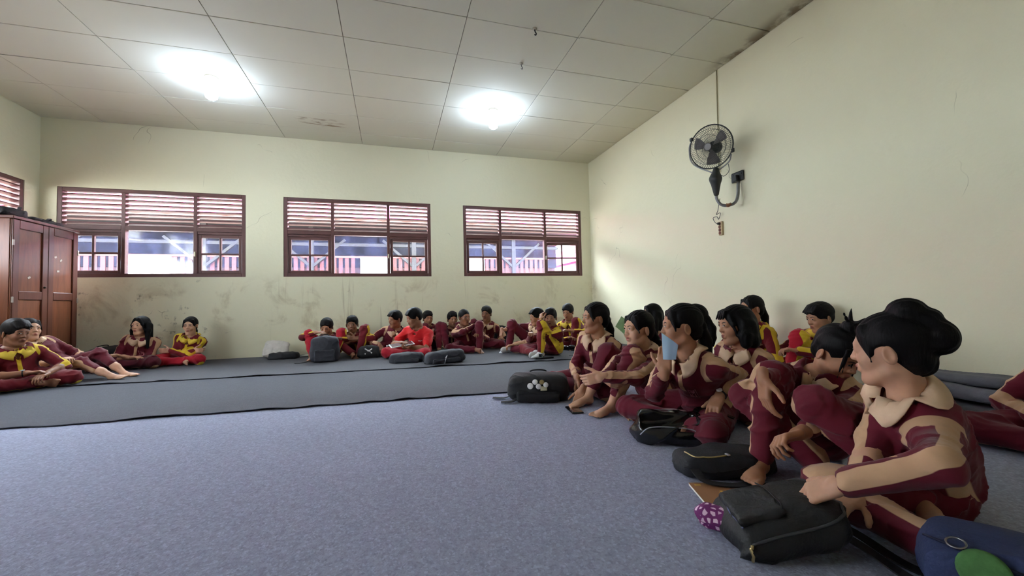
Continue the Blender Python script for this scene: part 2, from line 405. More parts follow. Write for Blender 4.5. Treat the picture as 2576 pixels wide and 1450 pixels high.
lamp(1.315, 5.06, 'lit white bulb on the ceiling nearer the wall fan')
# ================================================================== OUTSIDE
M_TILE = mat('pink_roof_tile', (206, 62, 132), .7, .2, 3)
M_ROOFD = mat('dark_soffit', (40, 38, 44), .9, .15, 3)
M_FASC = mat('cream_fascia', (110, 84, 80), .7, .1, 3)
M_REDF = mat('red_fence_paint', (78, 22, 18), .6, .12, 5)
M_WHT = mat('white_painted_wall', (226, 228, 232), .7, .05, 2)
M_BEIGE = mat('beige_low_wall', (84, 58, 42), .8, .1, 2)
M_BEAM = mat('grey_timber', (30, 26, 26), .7, .15, 5)
M_GRND = mat('yard_ground', (120, 112, 104), .9, .2, 1.5)
tag(obj('yard_ground', bx(-26, 26, -8, 34, -.45, -.3), M_GRND), kind='structure')
# own roof with its overhanging eave
bm = bmesh.new()
bx(XL-1.0, XR+1.0, YF-.6, D+.2, ZC+.15, ZC+.35, bm)
yA, zA, yB, zB = D+.15, 3.1, D+.84, 2.60
R = Matrix.Rotation(math.atan2(zB-zA, yB-yA), 3, 'X'); box(bm, (-.4, (yA+yB)/2, (zA+zB)/2+.05), (XR-XL+2, math.hypot(yB-yA, zB-zA), .05), R)
tag(obj('roof_eave', bm, M_ROOFD), kind='structure')
# neighbouring covered walkway: fence, posts, braces, soffit, fascia and tiled roof
YN = D+5.0
nb = empty('walkway_building', (0, YN, -.3)); tag(nb, 'covered walkway with red fence and pink tiled roof outside the windows', 'building')
def nbo(name, bm, m): return obj(name, bm, m, nb)
ZO = .3
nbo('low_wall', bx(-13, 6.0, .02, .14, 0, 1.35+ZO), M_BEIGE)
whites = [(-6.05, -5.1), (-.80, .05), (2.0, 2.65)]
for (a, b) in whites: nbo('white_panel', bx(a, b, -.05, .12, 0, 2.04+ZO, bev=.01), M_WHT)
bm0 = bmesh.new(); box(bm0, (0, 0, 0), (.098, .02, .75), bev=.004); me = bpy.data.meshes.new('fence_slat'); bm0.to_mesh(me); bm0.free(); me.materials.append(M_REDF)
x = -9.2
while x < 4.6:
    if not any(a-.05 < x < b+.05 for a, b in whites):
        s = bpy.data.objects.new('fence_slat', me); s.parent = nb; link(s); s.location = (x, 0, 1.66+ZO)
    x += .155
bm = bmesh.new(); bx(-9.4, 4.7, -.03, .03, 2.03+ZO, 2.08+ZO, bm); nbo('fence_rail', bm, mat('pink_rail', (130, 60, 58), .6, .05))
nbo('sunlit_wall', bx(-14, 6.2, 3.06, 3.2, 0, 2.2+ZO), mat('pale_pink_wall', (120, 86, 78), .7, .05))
nbo('shaded_gap_sheet', bx(-14, 6.2, 2.9, 3.05, 2.05+ZO, 4.2+ZO), M_ROOFD)  # dark sheet: shade of the open walkway interior put into its colour
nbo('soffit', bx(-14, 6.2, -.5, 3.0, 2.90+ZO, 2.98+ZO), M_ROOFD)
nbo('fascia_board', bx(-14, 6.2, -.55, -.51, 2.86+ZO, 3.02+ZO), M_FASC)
for k, px_ in enumerate((-7.6, -4.4, -2.0, .62, 3.55)):
    nbo('post', bx(px_-.06, px_+.06, -.1, .0, 0, 2.9+ZO, bev=.008), M_BEAM)
    for sgn in (-1, 1):
        bm = bmesh.new(); R = Matrix.Rotation(sgn*math.radians(48), 3, 'Y'); box(bm, (px_+sgn*.42, -.05, 2.15+ZO), (.07, .07, 1.1), R, bev=.006); nbo('brace', bm, M_BEAM)
nbo('tie_beam', bx(-10, 5, -.08, .0, 2.34+ZO, 2.42+ZO), M_BEAM)
# tile courses: wavy strips stepping up the slope
nxs = 320
for c in range(9):
    bm = bmesh.new(); y0 = -.62+.30*c; z0 = 3.02+ZO+.125*c; L = .36
    rows = []
    for j, (dy, dz) in enumerate(((0, -.03), (0, 0), (L, .16))):
        rows.append([bm.verts.new((-12+18.4*i/nxs, y0+dy, z0+dz+.028*math.sin(i*2*math.pi/10.4+c*.4)*(1 if j < 2 else .9))) for i in range(nxs+1)])
    for a, b in zip(rows, rows[1:]):
        for i in range(nxs): bm.faces.new((a[i], a[i+1], b[i+1], b[i])).smooth = True
    o = nbo('tile_course', bm, M_TILE); o.modifiers.new('thick', 'SOLIDIFY').thickness = .02
# white gable house further right
gb = empty('gable_house', (10.2, D+6.5, -.3)); tag(gb, 'white gabled house outside beyond the last window', 'building')
bm = bmesh.new(); a = [(-3.4, 0), (3.4, 0), (3.4, 2.6), (0, 4.6), (-3.4, 2.6)]
v0 = [bm.verts.new((x, 0, z)) for x, z in a]; v1 = [bm.verts.new((x, 5, z)) for x, z in a]
bm.faces.new(v0); bm.faces.new(v1[::-1])
for i in range(5): bm.faces.new((v0[i], v1[i], v1[(i+1) % 5], v0[(i+1) % 5]))
bmesh.ops.recalc_face_normals(bm, faces=bm.faces[:]); obj('wall', bm, M_WHT, gb)
for s in (-1, 1):
    bm = bmesh.new(); ang = math.atan2(2.0, 3.4); R = Matrix.Rotation(s*ang, 3, 'Y')
    box(bm, (s*1.95, 2.4, 3.56), (4.5, 5.8, .08), R); obj('roof_slope', bm, M_TILE, gb)
obj('window', bx(-.6, .6, -.03, .02, 1.0, 2.0), M_ROOFD, gb)
# ================================================================== SOFT-SHAPE ENGINE (signed distance fields -> surface nets)
f32 = np.float32
def V3(p): return np.array(p, dtype=np.float64)
def nrm(v): v = V3(v); return v/max(1e-9, np.linalg.norm(v))
def perp(v, ax): ax = nrm(ax); v = V3(v); return nrm(v-ax*np.dot(v, ax))
class Prim:
    __slots__ = ('fn', 'lo', 'hi', 'k', 'mode')
    def __init__(s, fn, lo, hi, k=.01, mode='add'): s.fn, s.lo, s.hi, s.k, s.mode = fn, V3(lo), V3(hi), k, mode
def cone(a, b, ra, rb, k=.01, mode='add'):
    a, b = V3(a), V3(b); ba = b-a; bb = max(1e-9, ba@ba)
    def fn(X, Y, Z):
        px, py, pz = X-a[0], Y-a[1], Z-a[2]
        t = np.clip((px*ba[0]+py*ba[1]+pz*ba[2])/bb, 0, 1)
        return np.sqrt((px-ba[0]*t)**2+(py-ba[1]*t)**2+(pz-ba[2]*t)**2) - (ra+(rb-ra)*t)
    r = max(ra, rb); return Prim(fn, np.minimum(a, b)-r, np.maximum(a, b)+r, k, mode)
def ell(c, r, R=None, k=.01, mode='add'):
    c, r = V3(c), V3(r); R = np.eye(3) if R is None else np.array(R, float)      # columns = axes
    def fn(X, Y, Z):
        p = (X-c[0], Y-c[1], Z-c[2])
        q = [(p[0]*R[0, i]+p[1]*R[1, i]+p[2]*R[2, i])/r[i] for i in range(3)]
        k0 = np.sqrt(q[0]**2+q[1]**2+q[2]**2)+1e-6
        k1 = np.sqrt((q[0]/r[0])**2+(q[1]/r[1])**2+(q[2]/r[2])**2)+1e-6
        return k0*(k0-1)/k1
    e = np.sqrt(((R*r)**2).sum(1)); return Prim(fn, c-e, c+e, k, mode)
def rbox(c, h, rad, R=None, k=.01, mode='add'):
    c, h = V3(c), V3(h); R = np.eye(3) if R is None else np.array(R, float)
    def fn(X, Y, Z):
        p = (X-c[0], Y-c[1], Z-c[2])
        q = [np.abs(p[0]*R[0, i]+p[1]*R[1, i]+p[2]*R[2, i])-(h[i]-rad) for i in range(3)]
        o = np.sqrt(np.maximum(q[0], 0)**2+np.maximum(q[1], 0)**2+np.maximum(q[2], 0)**2)
        return o+np.minimum(np.maximum(q[0], np.maximum(q[1], q[2])), 0)-rad
    e = np.abs(R)@h; return Prim(fn, c-e, c+e, k, mode)
def plane(n, off, k=.004):     # keep the side where n.p < off
    n = nrm(n)
    return Prim(lambda X, Y, Z: X*n[0]+Y*n[1]+Z*n[2]-off, (-9, -9, -9), (9, 9, 9), k, 'int')
def smin(a, b, k): h = np.maximum(k-np.abs(a-b), 0)/k; return np.minimum(a, b)-h*h*(k*.25)
def smax(a, b, k): h = np.maximum(k-np.abs(a-b), 0)/k; return np.maximum(a, b)+h*h*(k*.25)
def ev(prims, P, disp=None):
    P = np.asarray(P, float); X, Y, Z = P[:, 0], P[:, 1], P[:, 2]; d = np.full(len(P), .5)
    for q in prims:
        v = q.fn(X, Y, Z)
        d = smin(d, v, q.k) if q.mode == 'add' else (smax(d, -v, q.k) if q.mode == 'sub' else smax(d, v, q.k))
    if disp is not None: d = d+disp(X, Y, Z)
    return d
def grad(prims, P, disp=None, e=.002):
    g = np.stack([ev(prims, P+np.eye(3)[i]*e, disp)-ev(prims, P-np.eye(3)[i]*e, disp) for i in range(3)], 1)
    return g/np.maximum(1e-9, np.linalg.norm(g, axis=1))[:, None]
def conform(prims, P, off, disp=None, it=4, only_inside=False):
    P = np.asarray(P, float).copy()
    for _ in range(it):
        d = ev(prims, P, disp)-off
        if only_inside: d = np.minimum(d, 0)
        P -= grad(prims, P, disp)*np.clip(d, -.03, .03)[:, None]
    return P
def nets(prims, h, disp=None, lo=None, hi=None):
    A = [q for q in prims if q.mode == 'add']
    L = np.min([q.lo for q in A], 0)-3*h; U = np.max([q.hi for q in A], 0)+3*h
    if lo is not None: L = np.maximum(L, lo)
    if hi is not None: U = np.minimum(U, hi)
    n = np.maximum(4, np.ceil((U-L)/h).astype(int)+1)
    ax = [(L[i]+h*np.arange(n[i])).astype(f32) for i in range(3)]
    d = np.full(n, .08, f32)
    for q in prims:
        a = [0]*3; b = list(n)
        if q.mode != 'int':
            pad = q.k+2.5*h
            a = [int(max(0, math.floor((q.lo[i]-pad-L[i])/h))) for i in range(3)]; b = [int(min(n[i], math.ceil((q.hi[i]+pad-L[i])/h)+1)) for i in range(3)]
            if any(b[i] <= a[i] for i in range(3)): continue
        sl = tuple(slice(a[i], b[i]) for i in range(3))
        v = q.fn(ax[0][sl[0]][:, None, None], ax[1][sl[1]][None, :, None], ax[2][sl[2]][None, None, :]).astype(f32)
        cur = d[sl]
        d[sl] = smin(cur, v, q.k) if q.mode == 'add' else (smax(cur, -v, q.k) if q.mode == 'sub' else smax(cur, v, q.k))
    if disp is not None: d += disp(ax[0][:, None, None], ax[1][None, :, None], ax[2][None, None, :]).astype(f32)
    s = d < 0
    for i in range(3):       # keep the border outside so that the surface closes
        ix = [slice(None)]*3; ix[i] = 0; d[tuple(ix)] = np.maximum(d[tuple(ix)], h*.5); ix[i] = -1; d[tuple(ix)] = np.maximum(d[tuple(ix)], h*.5)
    s = d < 0
    u = s.astype(np.uint8); c = np.zeros(n-1, np.uint8)
    for i in (0, 1):
        for j in (0, 1):
            for k in (0, 1): c += u[i:n[0]-1+i, j:n[1]-1+j, k:n[2]-1+k]
    act = (c > 0) & (c < 8); idx = np.full(n-1, -1, np.int32); ijk = np.argwhere(act); N = len(ijk)
    if N == 0: return np.zeros((0, 3)), np.zeros((0, 4), int)
    idx[act] = np.arange(N)
    pos = np.zeros((N, 3)); cnt = np.zeros(N); I, J, K = ijk.T
    for a in range(3):
        for o1 in (0, 1):
            for o2 in (0, 1):
                ca = [0, 0, 0]; oth = [q for q in range(3) if q != a]; ca[oth[0]] = o1; ca[oth[1]] = o2
                cb = list(ca); cb[a] = 1
                da = d[I+ca[0], J+ca[1], K+ca[2]]; db = d[I+cb[0], J+cb[1], K+cb[2]]
                m = (da < 0) != (db < 0); t = np.where(m, da/np.where(m, da-db, 1), 0)
                q = np.tile(np.array(ca, float), (N, 1)); q[:, a] = t
                pos += q*m[:, None]; cnt += m
    pos = L + h*(ijk + pos/cnt[:, None]); Q = []
    for a in range(3):
        b, e = [(1, 2), (2, 0), (0, 1)][a]
        s0 = [slice(None)]*3; s1 = [slice(None)]*3; s0[a] = slice(0, n[a]-1); s1[a] = slice(1, n[a])
        for o in (b, e): s0[o] = slice(1, n[o]-1); s1[o] = slice(1, n[o]-1)
        x0, x1 = s[tuple(s0)], s[tuple(s1)]
        E = np.argwhere(x0 != x1)
        if not len(E): continue
        ins = x0[tuple(E.T)]; E = E.copy(); E[:, b] += 1; E[:, e] += 1
        def cell(db, de):
            q = E.copy(); q[:, b] += db; q[:, e] += de; return idx[tuple(q.T)]
        q = np.stack([cell(-1, -1), cell(0, -1), cell(0, 0), cell(-1, 0)], 1)
        q[~ins] = q[~ins][:, ::-1]; Q.append(q)
    return pos, np.concatenate(Q)
def relax(V, Q, it=1, w=.5):
    for _ in range(it):
        acc = np.zeros_like(V); cn = np.zeros(len(V))
        for a, b in ((0, 1), (1, 2), (2, 3), (3, 0)):
            np.add.at(acc, Q[:, a], V[Q[:, b]]); np.add.at(cn, Q[:, a], 1)
            np.add.at(acc, Q[:, b], V[Q[:, a]]); np.add.at(cn, Q[:, b], 1)
        V = V*(1-w)+w*acc/np.maximum(cn, 1)[:, None]
    return V
def qmesh(name, V, Q, attrs=None):
    me = bpy.data.meshes.new(name); me.vertices.add(len(V)); me.vertices.foreach_set('co', np.ascontiguousarray(V, dtype=f32).ravel())
    me.loops.add(4*len(Q)); me.loops.foreach_set('vertex_index', np.ascontiguousarray(Q, dtype=np.int32).ravel())
    me.polygons.add(len(Q)); me.polygons.foreach_set('loop_start', np.arange(0, 4*len(Q), 4, dtype=np.int32))
    me.update(calc_edges=True); me.shade_smooth()
    for k, v in (attrs or {}).items():
        at_ = me.attributes.new(k, 'FLOAT', 'POINT'); at_.data.foreach_set('value', np.ascontiguousarray(v, dtype=f32))
    return me
def soft(name, prims, h, m, parent=None, org=(0, 0, 0), disp=None, attrs=None, rel=1, lo=None, hi=None):
    """mesh object from a field; coordinates stored relative to org"""
    V, Q = nets(prims, h, disp, lo, hi)
    if rel: V = relax(V, Q, rel)
    at_ = attrs(V) if attrs else None
    return obj(name, qmesh(name, V-V3(org), Q, at_), m, parent)
def wrinkle(amp, sc, seed=0.):
    """cloth folds: warped sine waves"""
    a = [math.sin(seed*12.9+i*78.2)*3 for i in range(8)]
    def fn(X, Y, Z):
        w1 = np.sin(X*sc*.7+Y*sc*.5+Z*sc*.3+a[0])+np.sin(Z*sc*.8-X*sc*.4+a[1])
        r1 = 1-np.abs(np.sin(X*sc*.5+Y*sc*.3-Z*sc*.45+1.3*w1+a[2])); r2 = 1-np.abs(np.sin(Y*sc*.6+Z*sc*.4-X*sc*.2+1.1*w1+a[3]))
        return amp*(1.1-2.2*r1*r1-1.0*r2*r2*r1+.4*np.sin(X*sc+Y*sc*.6-Z*sc*.8+1.6*w1+a[5]))
    return fn
def frame(f, u=(0, 0, 1)):
    """matrix with columns right, forward, up"""
    f = nrm(f); r = nrm(np.cross(f, u)); return np.stack([r, f, np.cross(r, f)], 1)
# ================================================================== THINGS
M_BLK = mat('black_nylon', (19, 18, 22), .75, .2, 25, .25, 140); M_BLK2 = mat('charcoal_nylon', (50, 51, 60), .75, .15, 25, .25, 140)
M_LEA = mat('shiny_black_vinyl', (16, 16, 20), .22, .1, 12, .25, 30, coat=.4); M_STRAP = mat('black_webbing', (20, 19, 23), .8, .1, 40)
M_ZIP = mat('zip_metal', (190, 170, 120), .35, .05, metal=.8); M_WHP = mat('white_print', (225, 225, 225), .7, .04); M_REDP = mat('red_print', (205, 66, 48), .7, .04)
M_NAVY = mat('navy_canvas', (44, 54, 92), .85, .15, 18, .3, 120); M_GRN = mat('green_felt', (74, 120, 66), .9, .2, 40, .3, 120)
def rot(az=0, pitch=0, roll=0):
    """columns x,y,z of an object turned az about z, then tipped"""
    return np.array((Matrix.Rotation(math.radians(az), 3, 'Z') @ Matrix.Rotation(math.radians(pitch), 3, 'X') @ Matrix.Rotation(math.radians(roll), 3, 'Y')))
def backpack(label, pos, size, R, m, h=.008, pocket=True, straps=(), seed=1., name='backpack', cat='backpack', sag=.003, group='school bags on the carpet', handle=True):
    """size (w, d, h); local z = up the pack, y = front; pos = centre of the pack"""
    w_, d_, h_ = size; O = V3((pos[0], pos[1], 0)); c = V3(pos); t = empty(name, tuple(O)); tag(t, label, cat, group)
    L = lambda x, y, z: c+R@V3((x, y, z))
    P = [rbox(c, (w_/2, d_/2*.8, h_/2*.96), min(w_, d_, h_)*.30, R, .02), ell(L(0, 0, -h_*.12), (w_*.52, d_*.52, h_*.42), R, .05), ell(L(0, 0, h_*.25), (w_*.42, d_*.42, h_*.28), R, .04)]
    cut = plane((0, 0, -1), -floor_z(pos[0], pos[1])-.001, .004)
    dsp = wrinkle(sag, 26, seed); soft('pack_body', P+[cut], h, m, t, O, dsp); backpack.last = (P+[cut], dsp)
    if pocket:
        Q = [rbox(L(0, d_*.46, -h_*.20), (w_*.36, d_*.13, h_*.22), d_*.10, R, .02)]
        soft('front_pocket', Q+[cut], h, m, t, O, wrinkle(sag*.7, 34, seed+2))
        bm = bmesh.new(); pts = [L(x, d_*(.60), z)-O for x, z in ((-w_*.33, -h_*.02), (-w_*.2, h_*.012), (0, h_*.016), (w_*.2, h_*.012), (w_*.33, -h_*.02))]
        tube(bm, bez([tuple(p) for p in pts], 4), .0022, 6); obj('zip', bm, M_STRAP, t)
    if handle:
        bm = bmesh.new(); pts = [L(x, -d_*.30, z)-O for x, z in ((-w_*.14, h_*.44), (-w_*.12, h_*.53), (0, h_*.56), (w_*.12, h_*.53), (w_*.14, h_*.44))]
        tube(bm, bez([tuple(p) for p in pts], 5), .006, 7); obj('grab_handle', bm, M_STRAP, t)
    for st in straps:
        bm = bmesh.new(); pts = bez([tuple(V3(p)-O) for p in st], 8); ribbon(bm, pts, .017, .004); obj('shoulder_strap', bm, M_STRAP, t)
    return t, L, O
def onbag(pts, off=.001, n=6):
    """smooth line pressed onto the last bag's surface, world coordinates"""
    q = np.array([tuple(p) for p in bez([tuple(x) for x in pts], n)]); return conform(backpack.last[0], q, off, backpack.last[1], 8)
def ribbon(bm, pts, hw, th):
    """flat webbing lying roughly level"""
    n = len(pts); rows = []
    for i, p in enumerate(pts):
        tg = (pts[min(i+1, n-1)]-pts[max(i-1, 0)]).normalized(); sd = tg.cross(Vector((0, 0, 1)))
        sd = sd.normalized() if sd.length > .1 else Vector((1, 0, 0)); up = sd.cross(tg)
        rows.append([bm.verts.new(p+sd*a*hw+up*b*th) for a, b in ((-1, -.5), (1, -.5), (1, .5), (-1, .5))])
    for a, b in zip(rows, rows[1:]):
        for k in range(4): bm.faces.new((a[k], a[(k+1) % 4], b[(k+1) % 4], b[k]))
    bm.faces.new(rows[0][::-1]); bm.faces.new(rows[-1])
def decal(name, bm_poly, L, O, m, t, y, th=.0015):
    """flat printed shape: list of polygons in the bag's local x,z on its front at depth y"""
    bm = bmesh.new()
    for poly in bm_poly:
        a = [bm.verts.new(tuple(L(x, y, z)-O)) for x, z in poly]; b = [bm.verts.new(tuple(L(x, y+th, z)-O)) for x, z in poly]; n = len(poly)
        bm.faces.new(a[::-1]); bm.faces.new(b)
        for i in range(n): bm.faces.new((a[i], a[(i+1) % n], b[(i+1) % n], b[i]))
    bmesh.ops.recalc_face_normals(bm, faces=bm.faces[:]); return obj(name, bm, m, t)

# ---- wooden cabinet by the left wall
def wood(name, c0, c1, rough=.35):
    m = bpy.data.materials.new(name); m.use_nodes = True; g = NG(m); p = g.p
    geo = g.new('ShaderNodeNewGeometry'); mp = g.new('ShaderNodeMapping'); mp.inputs['Scale'].default_value = (6, 6, .7); g.ln(geo.outputs['Position'], mp.inputs[0])
    c = g.mix(g.ramp(g.noise(mp.outputs[0], 3, 6, .6, 1.2), .3, .7), lin(c0), lin(c1)); g.ln(c, p.inputs['Base Color']); p.inputs['Roughness'].default_value = rough; return m
M_WOOD = wood('varnished_teak', (108, 58, 36), (130, 74, 46)); M_WOODD = wood('dark_teak_rail', (88, 46, 34), (104, 56, 40))
CX0, CX1, CY0, CY1, CZ = -4.30, -3.72, 5.40, 6.30, 1.73
cb = empty('cabinet', ((CX0+CX1)/2, (CY0+CY1)/2, 0)); tag(cb, 'varnished brown wooden cabinet with panelled doors by the left wall', 'cabinet')
co = Vector(cb.location)
def cbox(name, x0, x1, y0, y1, z0, z1, m, par=None, bev=.004):
    o = obj(name, bx(x0-co.x, x1-co.x, y0-co.y, y1-co.y, z0, z1, bev=bev), m, par or cb); return o
cbox('carcass', CX0, CX1-.022, CY0, CY1, .0165, CZ-.03, M_WOOD); cbox('top_board', CX0-.005, CX1+.012, CY0-.012, CY1+.012, CZ-.03, CZ, M_WOODD)
ym = (CY0+CY1)/2
for (y0, y1, kx) in ((CY0+.004, ym-.002, 1), (ym+.002, CY1-.004, 0)):
    dr = cbox('cabinet_door', CX1-.022, CX1-.010, y0, y1, .06, CZ-.035, M_WOOD)
    st = .075
    for (a, b, c, e) in ((y0, y0+st, .06, CZ-.035), (y1-st, y1, .06, CZ-.035)): cbox('stile', CX1-.010, CX1+.004, a, b, c, e, M_WOODD, dr)
    for (c, e) in ((.06, .16), (.86, .95), (CZ-.125, CZ-.035)): cbox('rail', CX1-.010, CX1+.004, y0+st, y1-st, c, e, M_WOODD, dr)
    for z in (.28, .86, 1.45):
        cbox('hinge', CX1+.002, CX1+.009, (y0-.012 if kx else y1-.012), (y0+.012 if kx else y1+.012), z-.03, z+.03, mat('steel_hinge', (176, 168, 156), .35, .05, metal=.7), dr, .002)
bm = bmesh.new(); lathe(bm, [(.012, 0), (.010, .012), (.004, .02)][::-1], 12); kn = obj('key_plate', bm, mat('key_brass', (70, 50, 36), .5, .1), cb); kn.location = (CX1+.004-co.x, ym-.05-co.y, 1.0); kn.rotation_euler = (0, math.pi/2, 0)
for (dy, dz, a) in ((.02, 1.36, .3), (.10, 1.33, .9), (.06, 1.20, .1), (-.33, 1.1, .5)):
    bm = bmesh.new(); box(bm, (0, 0, 0), (.0012, .035, .022), Matrix.Rotation(a, 3, 'X')); o = obj('sticker_scrap', bm, mat('pale_scrap', (205, 190, 175), .7, .05), cb); o.location = (CX1-.008-co.x, ym+.10+dy-co.y, dz)
# bags on the cabinet
for k, (x, y, w2, d2, h2, lb) in enumerate(((-3.95, 5.58, .30, .30, .11, 'slumped black bag on top of the cabinet at its near end'), (-3.98, 6.02, .34, .46, .075, 'flat dark bag lying on top of the cabinet at its window end'))):
    t = empty('cloth_bag', (x, y, CZ)); tag(t, lb, 'bag', 'bags on the cabinet'); O_ = V3((x, y, CZ))
    soft('bag_body', [rbox(O_+V3((0, 0, h2/2)), (w2/2, d2/2, h2/2), .035, None, .02), ell(O_+V3((0, .03, h2*.6)), (w2*.4, d2*.4, h2*.55), None, .03), plane((0, 0, -1), -CZ-.0, .003)], .009, M_BLK, t, O_, wrinkle(.005, 30, k+.4))
    bm = bmesh.new(); ribbon(bm, bez([(.12, -d2*.45, .03), (.18, -d2*.2, h2*.7), (.16, 0, h2+.01), (.1, d2*.2, h2*.7)], 6), .014, .004); obj('strap', bm, M_BLK2, t)

# ---- wall fan on its bracket
FN = empty('wall_fan', (XR, 3.33, 1.98)); tag(FN, 'black caged wall fan on a bent pipe bracket', 'fan'); fo = Vector(FN.location)
M_FBLK = mat('fan_black_plastic', (34, 36, 36), .5, .1); M_FWIRE = mat('fan_wire', (70, 70, 68), .4, .05, metal=.5); M_BLADE = mat('fan_blade', (92, 88, 88), .4, .05); M_PIPE = mat('galvanised_pipe', (130, 130, 132), .4, .15, 20, metal=.6)
FC = Vector((3.20, 3.60, 2.14)); d0 = None
_dd = _F + _R*((1788-1288)/FPX) + _U*((725-370)/FPX); _t = 3.20/_dd.x; FC = Vector((0, 0, H))+_dd*_t
fnv = Vector((math.cos(math.radians(203))*math.cos(math.radians(-12)), math.sin(math.radians(203))*math.cos(math.radians(-12)), math.sin(math.radians(-12))))
fr_ = fnv.cross(Vector((0, 0, 1))).normalized(); fu_ = fr_.cross(fnv).normalized()
def fp(r, a, z): return FC-fo+fr_*(r*math.cos(a))+fu_*(r*math.sin(a))+fnv*z
bm = bmesh.new(); tube(bm, [fp(.218, 2*math.pi*k/40, 0) for k in range(40)], .0065, 8, closed=True); rimo = obj('cage_rim', bm, M_FBLK, FN)
for sgn, nm in ((1, 'front_grille'), (-1, 'rear_grille')):
    bm = bmesh.new()
    for k in range(64):
        a = 2*math.pi*k/64
        tube(bm, bez([fp(.035, a+.25, sgn*.075), fp(.12, a+.12, sgn*.072), fp(.188, a+.02, sgn*.045), fp(.216, a, 0)], 4), .0014, 4)
    for r, z in ((.12, .073), (.175, .055)): tube(bm, [fp(r, 2*math.pi*k/36, sgn*z) for k in range(36)], .0018, 5, closed=True)
    obj(nm, bm, M_FWIRE, FN)
bm = bmesh.new(); ring = [fp(.036, 2*math.pi*k/24, .078) for k in range(24)]; tube(bm, ring, .004, 6, closed=True)
v0 = [bm.verts.new(p) for p in ring]; bm.faces.new(v0); obj('badge_hub', bm, M_BLADE, FN)
for k in range(3):
    bm = bmesh.new(); a0 = math.radians(28+120*k); rows = []
    for i in range(7):
        t = i/6; r = .03+.150*t; wd = .20+.62*math.sin(math.pi*min(1, t*.62+.12))
        rows.append([(fp(r, a0+wd*(u-.5), .022*(u-.5)*(1+t)), fp(r, a0+wd*(u-.5), .022*(u-.5)*(1+t)-.002)) for u in (0, .25, .5, .75, 1)])
    tv = [[(bm.verts.new(p), bm.verts.new(q)) for p, q in r] for r in rows]
    for i in range(6):
        for j in range(4):
            for s_ in (0, 1):
                q = [tv[i][j][s_], tv[i][j+1][s_], tv[i+1][j+1][s_], tv[i+1][j][s_]]; bm.faces.new(q if s_ == 0 else q[::-1]).smooth = True
    obj('blade', bm, M_BLADE, FN)
def axis_obj(name, prof, m, c, ax):
    bm = bmesh.new(); lathe(bm, prof, 20); o = obj(name, bm, m, FN); o.location = c; o.rotation_euler = ax.to_track_quat('Z', 'Y').to_euler(); return o
axis_obj('motor', [(.0, -.175), (.04, -.172), (.062, -.14), (.064, -.07), (.05, -.05), (.02, -.045), (.014, .03)], M_FBLK, FC-fo, fnv)
def wx(u, w_, x): d = _F + _R*((u-1288)/FPX) + _U*((725-w_)/FPX); t = x/d.x; return Vector((0, 0, H))+d*t
# yoke round the cage, neck housing, U pipe, plate
bm = bmesh.new(); tube(bm, bez([fp(.230, math.radians(38), -.01), fp(.236, math.radians(10), -.02), fp(.245, math.radians(-30), -.03), wx(1806, 440, 3.25)-fo], 6), .007, 8); tube(bm, bez([fp(.226, math.radians(215), .0), fp(.243, math.radians(235), -.02), wx(1792, 440, 3.24)-fo], 6), .007, 8); obj('yoke', bm, M_PIPE, FN)
bm = bmesh.new(); box(bm, fp(.228, math.radians(36), 0), (.03, .035, .035), bev=.005); box(bm, fp(.226, math.radians(205), 0), (.02, .03, .04), bev=.004); obj('cage_clip', bm, M_FBLK, FN)
nk = [wx(1801, 428, 3.25), wx(1800, 450, 3.255), wx(1802, 488, 3.27)]; O_ = V3(fo)
soft('neck_housing', [cone(nk[0], nk[1], .030, .058, .02), cone(nk[1], nk[2], .058, .026, .02)], .006, M_FBLK, FN, O_)
bm = bmesh.new(); up = [wx(1802, 482, 3.27)-fo, wx(1803, 500, 3.28)-fo, wx(1814, 515, 3.31)-fo, wx(1832, 517, 3.36)-fo, wx(1849, 510, 3.41)-fo, wx(1856, 492, 3.45)-fo, wx(1857, 458, 3.48)-fo]
tube(bm, bez(up, 6), .0155, 10); obj('bent_pipe', bm, M_PIPE, FN)
bm = bmesh.new(); tube(bm, [up[2]*.35+up[3]*.65, up[3], up[3]*.55+up[4]*.45], .019, 10); obj('tape_wrap', bm, mat('brown_tape', (140, 96, 66), .6, .1), FN)
bm = bmesh.new(); box(bm, Vector((-.012, 0, .0)), (.02, .155, .105), bev=.012, seg=2); box(bm, Vector((-.035, 0, -.02)), (.04, .05, .07), bev=.008)
for yy in (-.05, .05): tube(bm, [(-.022, yy, .02), (-.03, yy, .02)], .011, 8)
obj('wall_plate', bm, M_FBLK, FN)
bm = bmesh.new(); tube(bm, bez([wx(1832, 412, 3.28)-fo, wx(1834, 430, 3.3)-fo, wx(1822, 443, 3.28)-fo, wx(1812, 440, 3.27)-fo], 6), .003, 6)
tube(bm, bez([wx(1811, 500, 3.33)-fo, wx(1808, 515, 3.36)-fo, wx(1806, 530, 3.42)-fo, wx(1802, 540, 3.48)-fo, wx(1812, 536, 3.50)-fo, wx(1808, 552, 3.50)-fo, wx(1804, 546, 3.50)-fo, wx(1794, 549, 3.505)-fo, wx(1799, 560, 3.51)-fo, wx(1809, 566, 3.50)-fo], 6), .0032, 6); obj('power_cord', bm, M_FBLK, FN)
